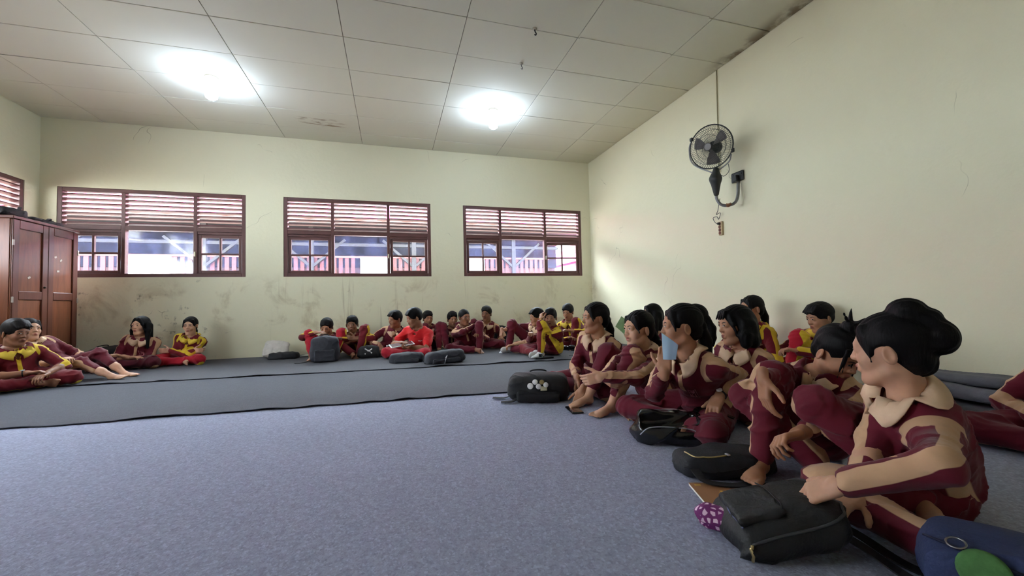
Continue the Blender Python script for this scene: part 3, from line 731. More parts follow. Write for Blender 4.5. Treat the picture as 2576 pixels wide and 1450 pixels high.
# power strip hanging below
ps = wx(1814, 575, XR-.012); PSO = empty('power_strip', tuple(ps)); tag(PSO, 'beige power strip with four sockets hanging below the fan', 'power strip')
bm = bmesh.new(); box(bm, (0, 0, 0), (.035, .052, .155), bev=.006); obj('strip_body', bm, mat('beige_plastic', (196, 176, 140), .5, .08), PSO)
for k in range(4):
    bm = bmesh.new(); lathe(bm, [(.017, 0), (.017, .004), (.011, .0045), (.010, .001)][::-1], 14); s_ = obj('socket', bm, mat('socket_brown', (110, 66, 48), .5, .1), PSO); s_.location = (-.017, 0, .052-.035*k); s_.rotation_euler = (0, -math.pi/2, 0)
bm = bmesh.new(); box(bm, (-.032, 0, .052), (.03, .024, .024), bev=.005); obj('plug', bm, M_FBLK, PSO)
bm = bmesh.new(); cy = wx(1802, 182, XR-.01); tube(bm, [(XR-.009, cy.y, ZC), (XR-.009, cy.y+.01, 2.9), (XR-.009, cy.y+.02, 2.35), (XR-.009, cy.y+.025, 2.1)], .006, 6)
tube(bm, [(XR-.007, cy.y+.02, 2.45), (XR-.007, cy.y-.005, 2.3), (XR-.007, cy.y+.0, 2.1)], .003, 6); tag(obj('wall_cable', bm, mat('pale_conduit', (170, 164, 132), .6, .05)), 'thin pale cable running down the wall above the fan', 'cable')
# ---- small ceiling hooks and nail
for k, (u_, w_, lb) in enumerate(((1345, 72, 'dark metal hook in the ceiling nearest the picture top'), (1311, 160, 'small white hook in the ceiling behind the dark one'))):
    d = _F + _R*((u_-1288)/FPX) + _U*((725-w_)/FPX); p = Vector((0, 0, H))+d*((ZC-H)/d.z); t = empty('ceiling_hook', tuple(p)); tag(t, lb, 'hook', 'ceiling hooks')
    obj('hook_plate', lathe(bmesh.new(), [(.0, -.012), (.014, -.012), (.022, -.003), (.022, 0)], 14), mat('hook_plastic', (190, 186, 172), .6, .05), t)
    bm = bmesh.new(); tube(bm, bez([(0, 0, -.01), (.004, 0, -.03), (.014, 0, -.045), (.010, 0, -.060), (-.004, 0, -.056)], 5), .006 if k == 0 else .004, 7); obj('hook_wire', bm, M_FBLK if k == 0 else M_PIPE, t)

# ---- bags along the back row
backpack('dark grey backpack standing upright before the red raised knees', (-.82, 5.62, .168), (.33, .19, .335), rot(183, 0, 0), M_BLK2, straps=([(-.93, 5.72, .20), (-1.0, 5.70, .05), (-1.08, 5.62, .02), (-1.16, 5.58, .02)],), seed=1.1)
backpack('slumped black backpack on the carpet beside the wooden cabinet', (-3.52, 6.42, .13), (.46, .26, .25), rot(185, -18, 12), M_BLK, straps=([(-3.66, 6.30, .14), (-3.78, 6.22, .05), (-3.86, 6.20, .02)],), seed=2.2)
t, L, O_ = backpack('grey and white cloth bag with a red print leaning on the wall', (-1.55, 6.36, .135), (.30, .10, .24), rot(180, 22, -8), mat('white_canvas', (198, 192, 184), .85, .1, 20, .2, 120), pocket=False, seed=3.1, name='cloth_bag', cat='bag', handle=False)
decal('red_mark', [[(-.05, -.03), (.05, -.035), (.05, -.015), (-.045, -.012)], [(-.012, -.012), (.008, -.012), (.012, .045), (-.004, .05)], [(-.045, .0), (-.03, .012), (0, .006), (-.006, -.008)], [(.012, .0), (.04, .022), (.048, .012), (.02, -.01)]], L, O_, M_REDP, t, .048)
backpack('black bag lying flat under the white cloth bag', (-1.42, 6.22, .05), (.36, .18, .09), rot(176, 0, 0), M_BLK, pocket=False, seed=4.1, name='cloth_bag', cat='bag', handle=False)
t, L, O_ = backpack('black drawstring pouch with a white figure print', (-.30, 5.78, .085), (.27, .16, .17), rot(178, 15, 0), M_BLK, pocket=False, seed=5.3, name='cloth_bag', cat='bag', handle=False)
decal('white_figure', [[(-.05, .03), (-.04, .04), (.05, -.03), (.04, -.04)], [(.05, .035), (.04, .045), (-.05, -.02), (-.04, -.03)], [(-.01, .02), (.01, .02), (.012, -.01), (-.012, -.01)]], L, O_, M_WHP, t, .082)
backpack('flat charcoal bag on the carpet in front of the red T-shirt', (.17, 5.12, .062), (.40, .20, .12), rot(176, 0, 0), M_BLK2, sag=.0025, seed=6.2, straps=([(.33, 5.10, .05), (.40, 5.06, .02), (.37, 5.0, .016)],))
t, L, O_ = backpack('charcoal bag with a pale strap lying near the carpet edge', (.60, 4.86, .078), (.46, .22, .15), rot(184, 0, 4), M_BLK2, sag=.0025, seed=7.7)
bm = bmesh.new(); ribbon(bm, bez([(-.02, -.125, .02), (.0, -.115, .09), (.03, -.06, .150), (.06, 0, .155)], 6), .012, .003); obj('pale_strap', bm, mat('pale_webbing', (180, 180, 186), .8, .05), t)
backpack('black backpack standing against the back wall near the corner group', (1.72, 6.42, .165), (.26, .17, .32), rot(186, 8, 0), M_BLK, seed=8.8)
# bottle
bt = empty('water_bottle', (-.06, 5.70, .015)); tag(bt, 'small green-labelled drink bottle standing on the carpet', 'bottle')
obj('bottle_body', lathe(bmesh.new(), [(.0, 0), (.030, .0), (.033, .006), (.033, .10), (.028, .118), (.014, .135), (.013, .145), (0, .145)], 20), mat('bottle_plastic', (190, 205, 200), .15, 0, spec=.6), bt)
obj('label_wrap', lathe(bmesh.new(), [(.0335, .03), (.0345, .032), (.0345, .09), (.0335, .092)], 20), mat('green_label', (110, 150, 100), .5, .25, 60), bt); obj('bottle_cap', lathe(bmesh.new(), [(0, .143), (.015, .143), (.015, .160), (0, .161)], 16), M_WHP, bt)
# plastic sheet at the wall, sandal, shoe, cable
bm = bmesh.new(); prism(bm, [(-.18, -.05), (.14, -.06), (.19, .03), (-.12, .06)], 0, .012); tag(obj('paper_sheet', bm, mat('creased_paper', (205, 205, 195), .6, .05)), 'crumpled white sheet on the carpet by the back wall', 'paper').location = (-1.08, 6.42, .0155)
def shoe(label, p, az, name, sole_only):
    t = empty(name, p); t.rotation_euler = (0, 0, math.radians(az)); tag(t, label, name)
    outl = [(-.035, -.11), (.03, -.11), (.038, -.04), (.036, .03), (.045, .09), (.025, .13), (-.015, .13), (-.042, .085), (-.036, .0)]
    obj('sole', prism(bmesh.new(), outl, 0, .018), M_STRAP, t)
    if sole_only:
        bm = bmesh.new(); ribbon(bm, bez([(-.04, .03, .015), (-.02, .05, .05), (.0, .055, .058), (.02, .05, .05), (.042, .03, .015)], 4), .016, .004); obj('strap', bm, M_STRAP, t)
    else: soft('upper', [ell((0, -.06, .045), (.036, .05, .045), None, .02), ell((0, .05, .035), (.040, .075, .030), None, .03), ell((0, -.06, .085), (.022, .03, .03), None, .01, 'sub'), plane((0, 0, -1), -.016, .004)], .006, M_LEA, t)
shoe('dark flat sandal on the carpet in front of the white socks', (1.78, 4.62, .017), 100, 'sandal', True)
shoe('black shoe lying beside the person closest to the room corner', (2.40, 5.28, .017), 30, 'shoe', False)
bm = bmesh.new(); tube(bm, bez([(2.15, 4.72, .018), (2.3, 4.66, .018), (2.42, 4.75, .018), (2.38, 4.88, .018), (2.55, 4.95, .018)], 8), .003, 6); tag(obj('charger_cable', bm, M_STRAP), 'thin black cable curling on the carpet behind the socks', 'cable')

# ---- bags in front of the right-hand group
t, L, O_ = backpack('black bag covered in round badges in front of the right-hand group', (1.01, 2.76, .095), (.42, .26, .18), rot(158, -6, 0), M_BLK, h=.006, sag=.0025, seed=9.4, straps=([(.85, 2.80, .05), (.78, 2.84, .018), (.70, 2.88, .016)], [(.86, 2.73, .05), (.80, 2.71, .02), (.72, 2.73, .016)]))
O9 = O_
Pb = [rbox(V3((1.01, 2.76, .095)), (.21, .104, .0864), .054, rot(158, -6, 0), .02), ell(L(0, 0, -.0216), (.2184, .1352, .0756), rot(158, -6, 0), .05), ell(L(0, 0, .045), (.1764, .1092, .0504), rot(158, -6, 0), .04)]
def pin(px, py, Yb, r, m, square=False):
    dvec = _F + _R*((px-1288)/FPX) + _U*((725-py)/FPX); best = None
    for k in range(400):
        p = V3(Vector((0, 0, H))+dvec*(2.2+.003*k))
        if ev(Pb, p[None])[0] < .004: best = p; break
    if best is None: return
    p = conform(Pb, best[None], .004)[0]; n = grad(Pb, p[None])[0]
    bm = bmesh.new()
    if square: box(bm, (0, 0, 0), (r*2.1, r*1.3, .004), bev=.001)
    else: lathe(bm, [(.0, -.003), (r, -.003), (r*1.02, 0), (r*.8, .003), (0, .004)], 18)
    o = obj('badge_pin', bm, m, t); o.location = p-O9; o.rotation_euler = Vector(n).to_track_quat('Z', 'Y').to_euler()
MW2 = mat('white_badge', (226, 226, 228), .35, .05)
for a in ((1334, 972, 0, .021, MW2), (1346, 962, 0, .019, MW2), (1355, 973, 0, .019, MW2), (1363, 962, 0, .017, mat('gold_badge', (150, 130, 90), .35, .1, metal=.4)), (1373, 969, 0, .018, MW2)): pin(*a)
pin(1368, 978, 0, .022, mat('cream_badge', (200, 190, 160), .5, .1), True)
# phone
ph = empty('phone', (1.11, 2.38, .006)); ph.rotation_euler = (0, 0, math.radians(-8)); tag(ph, 'black smartphone lying on the carpet by bare toes', 'phone')
bm = bmesh.new(); box(bm, (0, 0, .0045), (.076, .16, .009), bev=.004, seg=2); obj('phone_case', bm, M_LEA, ph); bm = bmesh.new(); box(bm, (0, 0, .0095), (.068, .148, .0012)); obj('screen', bm, mat('glossy_screen', (12, 12, 16), .04, 0, spec=.9, coat=1.), ph)
# shiny open handbag
hb = empty('handbag', (1.305, 1.705, 0)); O_ = V3((1.305, 1.705, 0)); tag(hb, 'shiny black vinyl handbag lying open below the blue paper', 'handbag')
Rh_ = rot(150, 0, 0); Lh = lambda x, y, z: O_+Rh_@V3((x, y, z))
soft('bag_body', [rbox(Lh(0, 0, .065), (.155, .085, .075), .035, Rh_, .02), ell(Lh(.02, 0, .05), (.17, .10, .055), Rh_, .04), rbox(Lh(.01, .03, .13), (.125, .05, .055), .02, Rh_, .015, 'sub'), plane((0, 0, -1), -.011, .004)], .005, M_LEA, hb, O_, wrinkle(.004, 28, .9))
for yy, zz in ((-.07, .125), (.088, .085)):
    bm = bmesh.new(); tube(bm, bez([tuple(Lh(x, yy, z)-O_) for x, z in ((-.145, zz-.05), (-.10, zz), (.0, zz+.012), (.10, zz+.005), (.145, zz-.03))], 6), .0028, 6); obj('metal_zip', bm, mat('silver_zip', (176, 178, 190), .3, .05, metal=.8), hb)
bm = bmesh.new(); ribbon(bm, bez([tuple(Lh(x, y, z)-O_) for x, y, z in ((-.12, -.05, .12), (-.16, -.08, .15), (-.24, -.09, .135), (-.31, -.06, .11))], 6), .016, .004); obj('handle', bm, M_LEA, hb)
# flat zip bag, being opened
t, L, O_ = backpack('black bag with a gold zip being opened by a hand', (1.27, 1.335, .045), (.34, .19, .075), rot(160, 0, 3), mat('dark_slate_nylon', (22, 23, 30), .7, .2, 25, .25, 140), h=.006, pocket=False, seed=11.3, handle=False, straps=([(1.10, 1.30, .05), (1.10, 1.24, .03), (1.18, 1.20, .02), (1.30, 1.18, .02)],))
zp = onbag([tuple(on(u_, w_, .085)) for u_, w_ in ((1722, 1138), (1750, 1150), (1790, 1152), (1832, 1150))]); bm = bmesh.new(); tube(bm, [tuple(p-O_) for p in zp], .0032, 6); obj('gold_zip', bm, M_ZIP, t)
zp = onbag([tuple(on(u_, w_, .05)) for u_, w_ in ((1710, 1175), (1770, 1190), (1830, 1188), (1880, 1178))]); bm = bmesh.new(); tube(bm, [tuple(p-O_) for p in zp], .003, 6); obj('seam', bm, M_STRAP, t)
bm = bmesh.new(); box(bm, tuple(onbag([tuple(on(1830, 1150, .085)), tuple(on(1834, 1152, .085))], .004)[0]-O_), (.012, .02, .006), bev=.002); obj('zip_pull', bm, mat('silver_pull', (200, 200, 205), .3, 0, metal=.8), t)
# book
bk = empty('book', (1.125, 1.165, .0065)); bk.rotation_euler = (0, 0, math.radians(-20)); tag(bk, 'brown-covered exercise book with yellow emblem under the large backpack', 'book')
bm = bmesh.new(); box(bm, (0, 0, .005), (.215, .155, .008), bev=.001); obj('pages', bm, mat('book_pages', (225, 220, 210), .8, .05), bk)
bm = bmesh.new(); box(bm, (.001, .001, .0098), (.217, .157, .0012)); obj('cover', bm, mat('brown_cover', (158, 112, 76), .5, .08), bk)
bm = bmesh.new(); box(bm, (.065, .001, .0106), (.085, .155, .0008)); obj('cover_panel', bm, mat('dark_brown_cover', (108, 66, 52), .5, .08), bk)
bm = bmesh.new()
for k in range(6): a = k*math.pi/3; box(bm, (-.01+.014*math.cos(a), -.005+.014*math.sin(a), .0111), (.016, .010, .0008), Matrix.Rotation(a, 3, 'Z'))
box(bm, (-.082, .06, .0106), (.022, .008, .0008)); obj('emblem', bm, mat('yellow_ink', (214, 170, 60), .5, .05), bk)
# big black backpack, lying
Rb_ = np.stack([nrm((.45, 1., 0)), nrm((-.25, .1, 1)), nrm((-1., .45, -.10))], 1); Rb_[:, 1] = perp(Rb_[:, 1], Rb_[:, 0]); Rb_[:, 2] = np.cross(Rb_[:, 0], Rb_[:, 1])
t, L, O_ = backpack('large black backpack lying on the carpet in front of the nearest person', (1.055, .915, .064), (.24, .115, .30), Rb_, mat('worn_black_nylon', (14, 14, 17), .6, .25, 18, .3, 100), h=.0055, seed=12.6, sag=.005,
    straps=([(1.13, .83, .07), (1.16, .77, .05), (1.19, .69, .014), (1.20, .60, .010)], [(1.18, .87, .07), (1.215, .81, .045), (1.24, .72, .014), (1.27, .64, .010)]))
zp = onbag([L(*q) for q in ((-.12, .02, -.12), (-.125, .03, -.04), (-.12, .03, .07), (-.08, .03, .14), (0, .03, .155), (.08, .03, .14), (.12, .03, .05), (.125, .02, -.05))]); bm = bmesh.new(); tube(bm, [tuple(p-O_) for p in zp], .0038, 6); obj('main_zip', bm, mat('dark_zip', (52, 52, 56), .4, .1), t)
zp = onbag([L(-.085, .09, -.135), L(0, .09, -.138), L(.075, .09, -.135)]); bm = bmesh.new(); tube(bm, [tuple(p-O_) for p in zp], .0026, 6); obj('pocket_piping', bm, mat('blue_piping', (96, 104, 140), .5, .1), t)
zp = onbag([L(-.12, .02, -.12), L(-.122, .0, -.125), L(-.12, -.02, -.13)], .004); bm = bmesh.new(); tube(bm, [tuple(p-O_) for p in zp], .004, 8); obj('zip_pull', bm, M_ZIP, t)
# patterned cloth tucked in its side pocket
def pattern_mat():
    m = bpy.data.materials.new('purple_white_pattern'); m.use_nodes = True; g = NG(m); tc = g.new('ShaderNodeTexCoord')
    vo = g.new('ShaderNodeTexVoronoi'); vo.feature = 'DISTANCE_TO_EDGE'; vo.inputs['Scale'].default_value = 55; g.ln(tc.outputs['Object'], vo.inputs['Vector'])
    g.ln(g.mix(g.ramp(vo.outputs['Distance'], .16, .24), lin((110, 30, 100)), lin((226, 190, 214))), g.p.inputs['Base Color']); g.p.inputs['Roughness'].default_value = .8; return m
pu = empty('folding_umbrella', (.955, 1.0, 0)); O_ = V3((.955, 1.0, 0)); tag(pu, 'purple and white patterned folded umbrella tucked beside the large backpack', 'umbrella')
a_, b_ = V3((.915, 1.03, .045)), V3((.985, .915, .04))
soft('folded_cloth', [cone(a_, a_*.55+b_*.45, .036, .033, .01), plane((0, 0, -1), -.008, .003)], .005, pattern_mat(), pu, O_, wrinkle(.003, 60, .2)); soft('sleeve', [cone(a_*.45+b_*.55, b_, .034, .030, .01), plane((0, 0, -1), -.008, .003)], .005, M_BLK, pu, O_)
bm = bmesh.new(); tube(bm, bez([tuple(a_*.4+b_*.6+V3((-.02, -.02, .03))-O_), tuple(b_+V3((-.03, -.03, .01))-O_), tuple(b_+V3((.0, -.05, -.01))-O_)], 5), .0025, 6); obj('wrist_loop', bm, mat('loop_cord', (150, 150, 155), .5, 0), pu)
# navy bag, lower right
nbg = empty('canvas_bag', (1.33, .555, 0)); O_ = V3((1.33, .555, 0)); tag(nbg, 'navy blue canvas bag with green patch in the nearest right corner', 'bag'); Rn = rot(-62, 0, 0)
NP = [rbox(O_+V3((0, 0, .065)), (.16, .115, .066), .05, Rn, .02), ell(O_+V3((0, 0, .073)), (.16, .11, .077), Rn, .04), plane((0, 0, -1), -.011, .004)]
soft('bag_body', NP, .006, M_NAVY, nbg, O_, wrinkle(.004, 24, .33))
def onto(NP, u_, w_, t0=.5, off=.003):
    dvec = V3(_F + _R*((u_-1288)/FPX) + _U*((725-w_)/FPX))
    for k in range(900):
        p = V3((0, 0, H))+dvec*(t0+.002*k)
        if ev(NP, p[None])[0] < off: return conform(NP, p[None], off)[0], grad(NP, p[None])[0]
    return None, None
for nm, u_, w_, m, mk in (('green_patch', 2475, 1440, M_GRN, 0), ('metal_ring', 2405, 1368, mat('ring_metal', (150, 150, 150), .35, .05, metal=.9), 1)):
    p, n = onto(NP, u_, w_)
    if p is None: continue
    bm = bmesh.new()
    if mk == 0: lathe(bm, [(0, -.004), (.040, -.004), (.042, 0), (.036, .004), (.024, .003), (.012, .0045), (0, .004)], 24)
    else: tube(bm, [(.016*math.cos(a), .016*math.sin(a), 0) for a in (2*math.pi*k/24 for k in range(24))], .0022, 8, closed=True)
    o = obj(nm, bm, m, nbg); o.location = p-O_; o.rotation_euler = Vector(n).to_track_quat('Z', 'Y').to_euler()
pts = [onto(NP, 2300+k*23, 1335+k*9.5, off=.002)[0] for k in range(13)]; pts = [p for p in pts if p is not None]
if len(pts) > 3: bm = bmesh.new(); tube(bm, [tuple(p-O_) for p in pts], .003, 6); obj('seam', bm, mat('dark_navy_seam', (26, 30, 56), .8, .1), nbg)
# ---- folded carpet heap and dark bag by the right wall
fc = empty('folded_carpet', (3.20, 1.50, 0)); O_ = V3((3.20, 1.50, 0)); tag(fc, 'heap of spare grey carpet folded against the right wall', 'carpet')
M_FOLD = mat('grey_felt_fold', (104, 104, 112), .9, .12, 14, .3, 90)
for k, (dx, dy, z, hx, hy, hz, az) in enumerate(((0, .0, .055, .30, .42, .045, 4), (.02, -.05, .135, .26, .34, .042, -6), (.04, .08, .195, .22, .26, .03, 10))):
    soft('carpet_fold', [rbox(O_+V3((dx, dy, z)), (hx, hy, hz), .038 if k < 2 else .028, rot(az, 0, 3*k), .02), plane((0, 0, -1), -.012, .003), plane((1, 0, 0), XR-.006, .003)], .011, M_FOLD, fc, O_, wrinkle(.006, 14, k+.7))
backpack('black bag lying beside the heap of folded carpet', (2.75, 1.50, .075), (.40, .24, .14), rot(20, 0, 0), M_BLK, seed=14.2, pocket=False, handle=False, name='cloth_bag', cat='bag')
# ================================================================== PEOPLE
def skin_material(name, rgb, lip):
    m = bpy.data.materials.new(name); m.use_nodes = True; g = NG(m); p = g.p
    tc = g.new('ShaderNodeTexCoord'); c = g.mix(g.ramp(g.noise(tc.outputs['Object'], 22, 4), .3, .7), lin(tuple(x*.93 for x in rgb)), lin(rgb))
    a = g.new('ShaderNodeAttribute', attribute_name='lip'); c = g.mix(g.math('MULTIPLY', g.ramp(a.outputs['Fac'], -.0015, .0025), .75), c, lin(lip))
    g.ln(c, p.inputs['Base Color']); p.inputs['Roughness'].default_value = .5; p.inputs['Specular IOR Level'].default_value = .35
    p.inputs['Subsurface Weight'].default_value = .06; p.inputs['Subsurface Radius'].default_value = (.01, .004, .002)
    return m
SKINS = [skin_material('skin_light', (206, 158, 128), (170, 92, 84)), skin_material('skin_medium', (178, 128, 98), (140, 78, 70)), skin_material('skin_brown', (150, 102, 76), (116, 66, 58))]
def cloth_material(name, main, alt, seed=0):
    m = bpy.data.materials.new(name); m.use_nodes = True; g = NG(m); p = g.p
    tc = g.new('ShaderNodeTexCoord'); o = tc.outputs['Object']
    c0 = g.mix(g.ramp(g.noise(o, 7, 4), .3, .7), lin(tuple(x*.9 for x in main)), lin(main)); c1 = g.mix(g.ramp(g.noise(o, 9, 4), .3, .7), lin(tuple(x*.93 for x in alt)), lin(alt))
    a = g.new('ShaderNodeAttribute', attribute_name='stripe'); c = g.mix(g.ramp(a.outputs['Fac'], -.0012, .0012), c0, c1)
    g.ln(c, p.inputs['Base Color']); p.inputs['Roughness'].default_value = .8; p.inputs['Specular IOR Level'].default_value = .2; p.inputs['Sheen Weight'].default_value = .15
    b = g.new('ShaderNodeBump'); b.inputs['Strength'].default_value = .25; b.inputs['Distance'].default_value = .006
    g.ln(g.noise(o, 26, 4, .6, .8), b.inputs['Height']); g.ln(b.outputs[0], p.inputs['Normal']); return m
MAROON, TAN, YEL, RED = (104, 26, 42), (206, 166, 130), (226, 190, 52), (216, 34, 38)
CLOTH = {'tan': cloth_material('maroon_tan_cloth', MAROON, TAN), 'yellow': cloth_material('maroon_yellow_cloth', (112, 24, 34), YEL),
         'red': cloth_material('red_cotton', RED, RED), 'redpants': cloth_material('crimson_cloth', (176, 26, 44), (176, 26, 44)),
         'darktan': cloth_material('dark_maroon_cloth', (84, 20, 34), TAN), 'redyellow': cloth_material('red_yellow_cloth', (176, 26, 44), YEL)}
M_COL = {'tan': mat('tan_collar', (216, 184, 152), .75, .06, 14, .15, 60), 'yellow': mat('yellow_collar', (228, 196, 66), .75, .06, 14, .15, 60)}
def hair_material(name, rgb):
    m = bpy.data.materials.new(name); m.use_nodes = True; g = NG(m); p = g.p
    tc = g.new('ShaderNodeTexCoord'); mp = g.new('ShaderNodeMapping'); mp.inputs['Scale'].default_value = (1, 1, .12); g.ln(tc.outputs['Object'], mp.inputs[0])
    n = g.noise(mp.outputs[0], 190, 3, .6); c = g.mix(n, lin(tuple(x*.5 for x in rgb)), lin(tuple(x*1.25 for x in rgb))); g.ln(c, p.inputs['Base Color'])
    p.inputs['Roughness'].default_value = .55; p.inputs['Specular IOR Level'].default_value = .14
    b = g.new('ShaderNodeBump'); b.inputs['Strength'].default_value = .55; b.inputs['Distance'].default_value = .004; g.ln(n, b.inputs['Height']); g.ln(b.outputs[0], p.inputs['Normal']); return m
M_HAIR = hair_material('black_hair', (16, 14, 15)); M_HAIR2 = hair_material('dark_brown_hair', (28, 22, 21))
M_EYEW = mat('eye_white', (205, 200, 192), .3, 0); M_IRIS = mat('iris', (30, 20, 16), .25, 0); M_LASH = mat('lash', (24, 18, 18), .7, 0); M_BROW = mat('brow_hair', (38, 28, 26), .8, 0)
M_SOCK = mat('white_sock', (222, 222, 226), .9, .06, 30, .2, 90); M_BAND = mat('sock_band', (40, 40, 60), .9, 0)

def ik(a, t, l1, l2, hint):
    a, t, hint = V3(a), V3(t), V3(hint); d = t-a; L = np.linalg.norm(d); mx = (l1+l2)*.995; mn = abs(l1-l2)*1.05+.01
    if L > mx: t = a+d/L*mx; L = mx
    if L < mn: t = a+d/max(L, 1e-6)*mn; L = mn
    d = nrm(t-a); x = (l1*l1-l2*l2+L*L)/(2*L); hgt = math.sqrt(max(0, l1*l1-x*x))
    pl_ = hint-(a+d*x); pl_ = pl_-d*np.dot(pl_, d)
    return a+d*x+nrm(pl_)*hgt, t
def hand_prims(w, d, n, right, s, curl=35., spread=.1, finger=None, thumb=.7):
    d = nrm(d); n = perp(n, d); t = np.cross(d, n)*(1 if right else -1); s = s*.95; P = []
    R = np.stack([t, d, n], 1)
    P.append(rbox(w+d*.046*s, (.037*s, .046*s, .0125*s), .011*s, R, .008))
    P.append(cone(w-d*.03*s, w+d*.012*s, .024*s, .023*s, .012))
    P.append(ell(w+d*.03*s+t*.022*s+n*.008*s, (.018*s, .028*s, .014*s), R, .008))
    for i, (off, ln) in enumerate(((.0285, .95), (.0095, 1.06), (-.0095, 1.0), (-.028, .80))):
        p = w+d*.086*s+t*off*s; dd = nrm(d+t*(off*spread*30*.3)); c = (finger[i] if finger else curl*(1+.12*i))
        r0 = .0088*s
        for j, sl in enumerate((.042, .027, .022)):
            a = math.radians(c*(.7, 1.0, .7)[j]); ax = dd*math.cos(a)+n*math.sin(a)
            # rotate frame for next joint
            nn = n*math.cos(a)-dd*math.sin(a); q = p+ax*sl*ln*s
            P.append(cone(p, q, r0, r0*.9, .0035 if j else .007)); r0 *= .9; p = q; dd = nrm(ax); n_ = nn; n = n_
        n = R[:, 2]
    p = w+d*.018*s+t*.028*s+n*.006*s; dd = nrm(t*thumb+d*.75+n*.35)
    for sl, r0, r1 in ((.040, .0125, .0105), (.030, .0105, .0092), (.022, .0092, .0075)):
        q = p+dd*sl*s; P.append(cone(p, q, r0*s, r1*s, .006)); p = q; dd = nrm(dd+d*.35)
    return P
def foot_prims(a, knee, fd, s, inflate=0., toes=True, side=1):
    fd = nrm(fd); sh = nrm(V3(knee)-V3(a)); u = perp(sh, fd); t = np.cross(fd, u); i = inflate; P = []
    R = np.stack([t, fd, u], 1); s = s*.95
    P.append(ell(a-fd*.022*s-u*.018*s, (.029*s+i, .036*s+i, .032*s+i), R, .015))
    P.append(cone(a-u*.004*s, a+fd*.075*s-u*.022*s, .031*s+i, .025*s+i, .02))
    P.append(ell(a+fd*.095*s-u*.030*s, (.039*s+i, .055*s+i, .020*s+i), R, .02))
    if toes:
        for k in range(5):
            x = (k-2)*.0155*s*side; ln = (.058, .052, .046, .040, .030)[k]
            b = a+fd*.115*s-u*.034*s+t*x; e = b+fd*ln*s-u*.004*s; r = (.0125, .0098, .0092, .0088, .0085)[k]*s
            P.append(cone(b, e, r, r*.92, .006))
    else: P.append(ell(a+fd*.135*s-u*.030*s, (.036*s+i, .038*s+i, .017*s+i), R, .02))
    return P
def head_prims(c, R, s):
    def h(x, y, z): return V3(c)+R@(V3((x, y, z))*s)
    P = [ell(h(0, -.012, .036), V3((.074, .094, .084))*s, R, .01), ell(h(0, .022, -.026), V3((.056, .066, .082))*s, R, .03*s),
         ell(h(0, .046, -.092), V3((.028, .032, .026))*s, R, .03*s), ell(h(0, .068, -.106), V3((.014, .013, .012))*s, R, .018*s)]
    for x in (-1, 1):
        P.append(ell(h(x*.036, .052, -.030), V3((.022, .026, .026))*s, R, .02*s))
        P.append(cone(h(x*.047, .0, -.066), h(x*.018, .055, -.101), .013*s, .012*s, .025*s))
        P.append(ell(h(x*.030, .1015, .004), V3((.019, .017, .0115))*s, R, .012*s, 'sub'))
        P.append(ell(h(x*.030, .0735, .002), V3((.0165, .014, .013))*s, R, .005*s))
    P += [cone(h(-.034, .074, .022), h(.034, .074, .022), .012*s, .012*s, .016*s),
          cone(h(0, .082, .012), h(0, .0965, -.024), .0065*s, .0090*s, .012*s), ell(h(0, .0965, -.028), V3((.0100, .009, .0080))*s, R, .008*s)]
    for x in (-1, 1): P.append(ell(h(x*.0110, .0895, -.030), V3((.0075, .008, .0068))*s, R, .006*s))
    P += [cone(h(-.017, .0815, -.0585), h(0, .0875, -.0565), .006*s, .0075*s, .006*s), cone(h(.017, .0815, -.0585), h(0, .0875, -.0565), .006*s, .0075*s, .006*s),
          cone(h(-.013, .0815, -.0685), h(.013, .0815, -.0685), .0075*s, .0075*s, .007*s),
          cone(h(-.021, .0905, -.0628), h(.021, .0905, -.0628), .0022*s, .0022*s, .003*s, 'sub')]
    for x in (-1, 1):
        ec = h(x*.077, -.012, -.012); Re = R@np.array(Matrix.Rotation(x*math.radians(-22), 3, 'Z') @ Matrix.Rotation(math.radians(-12), 3, 'X'))
        P.append(ell(ec, V3((.008, .019, .031))*s, Re, .006*s)); P.append(ell(ec+Re@V3((x*.008, .002, .002))*s, V3((.007, .011, .020))*s, Re, .004*s, 'sub'))
    return P
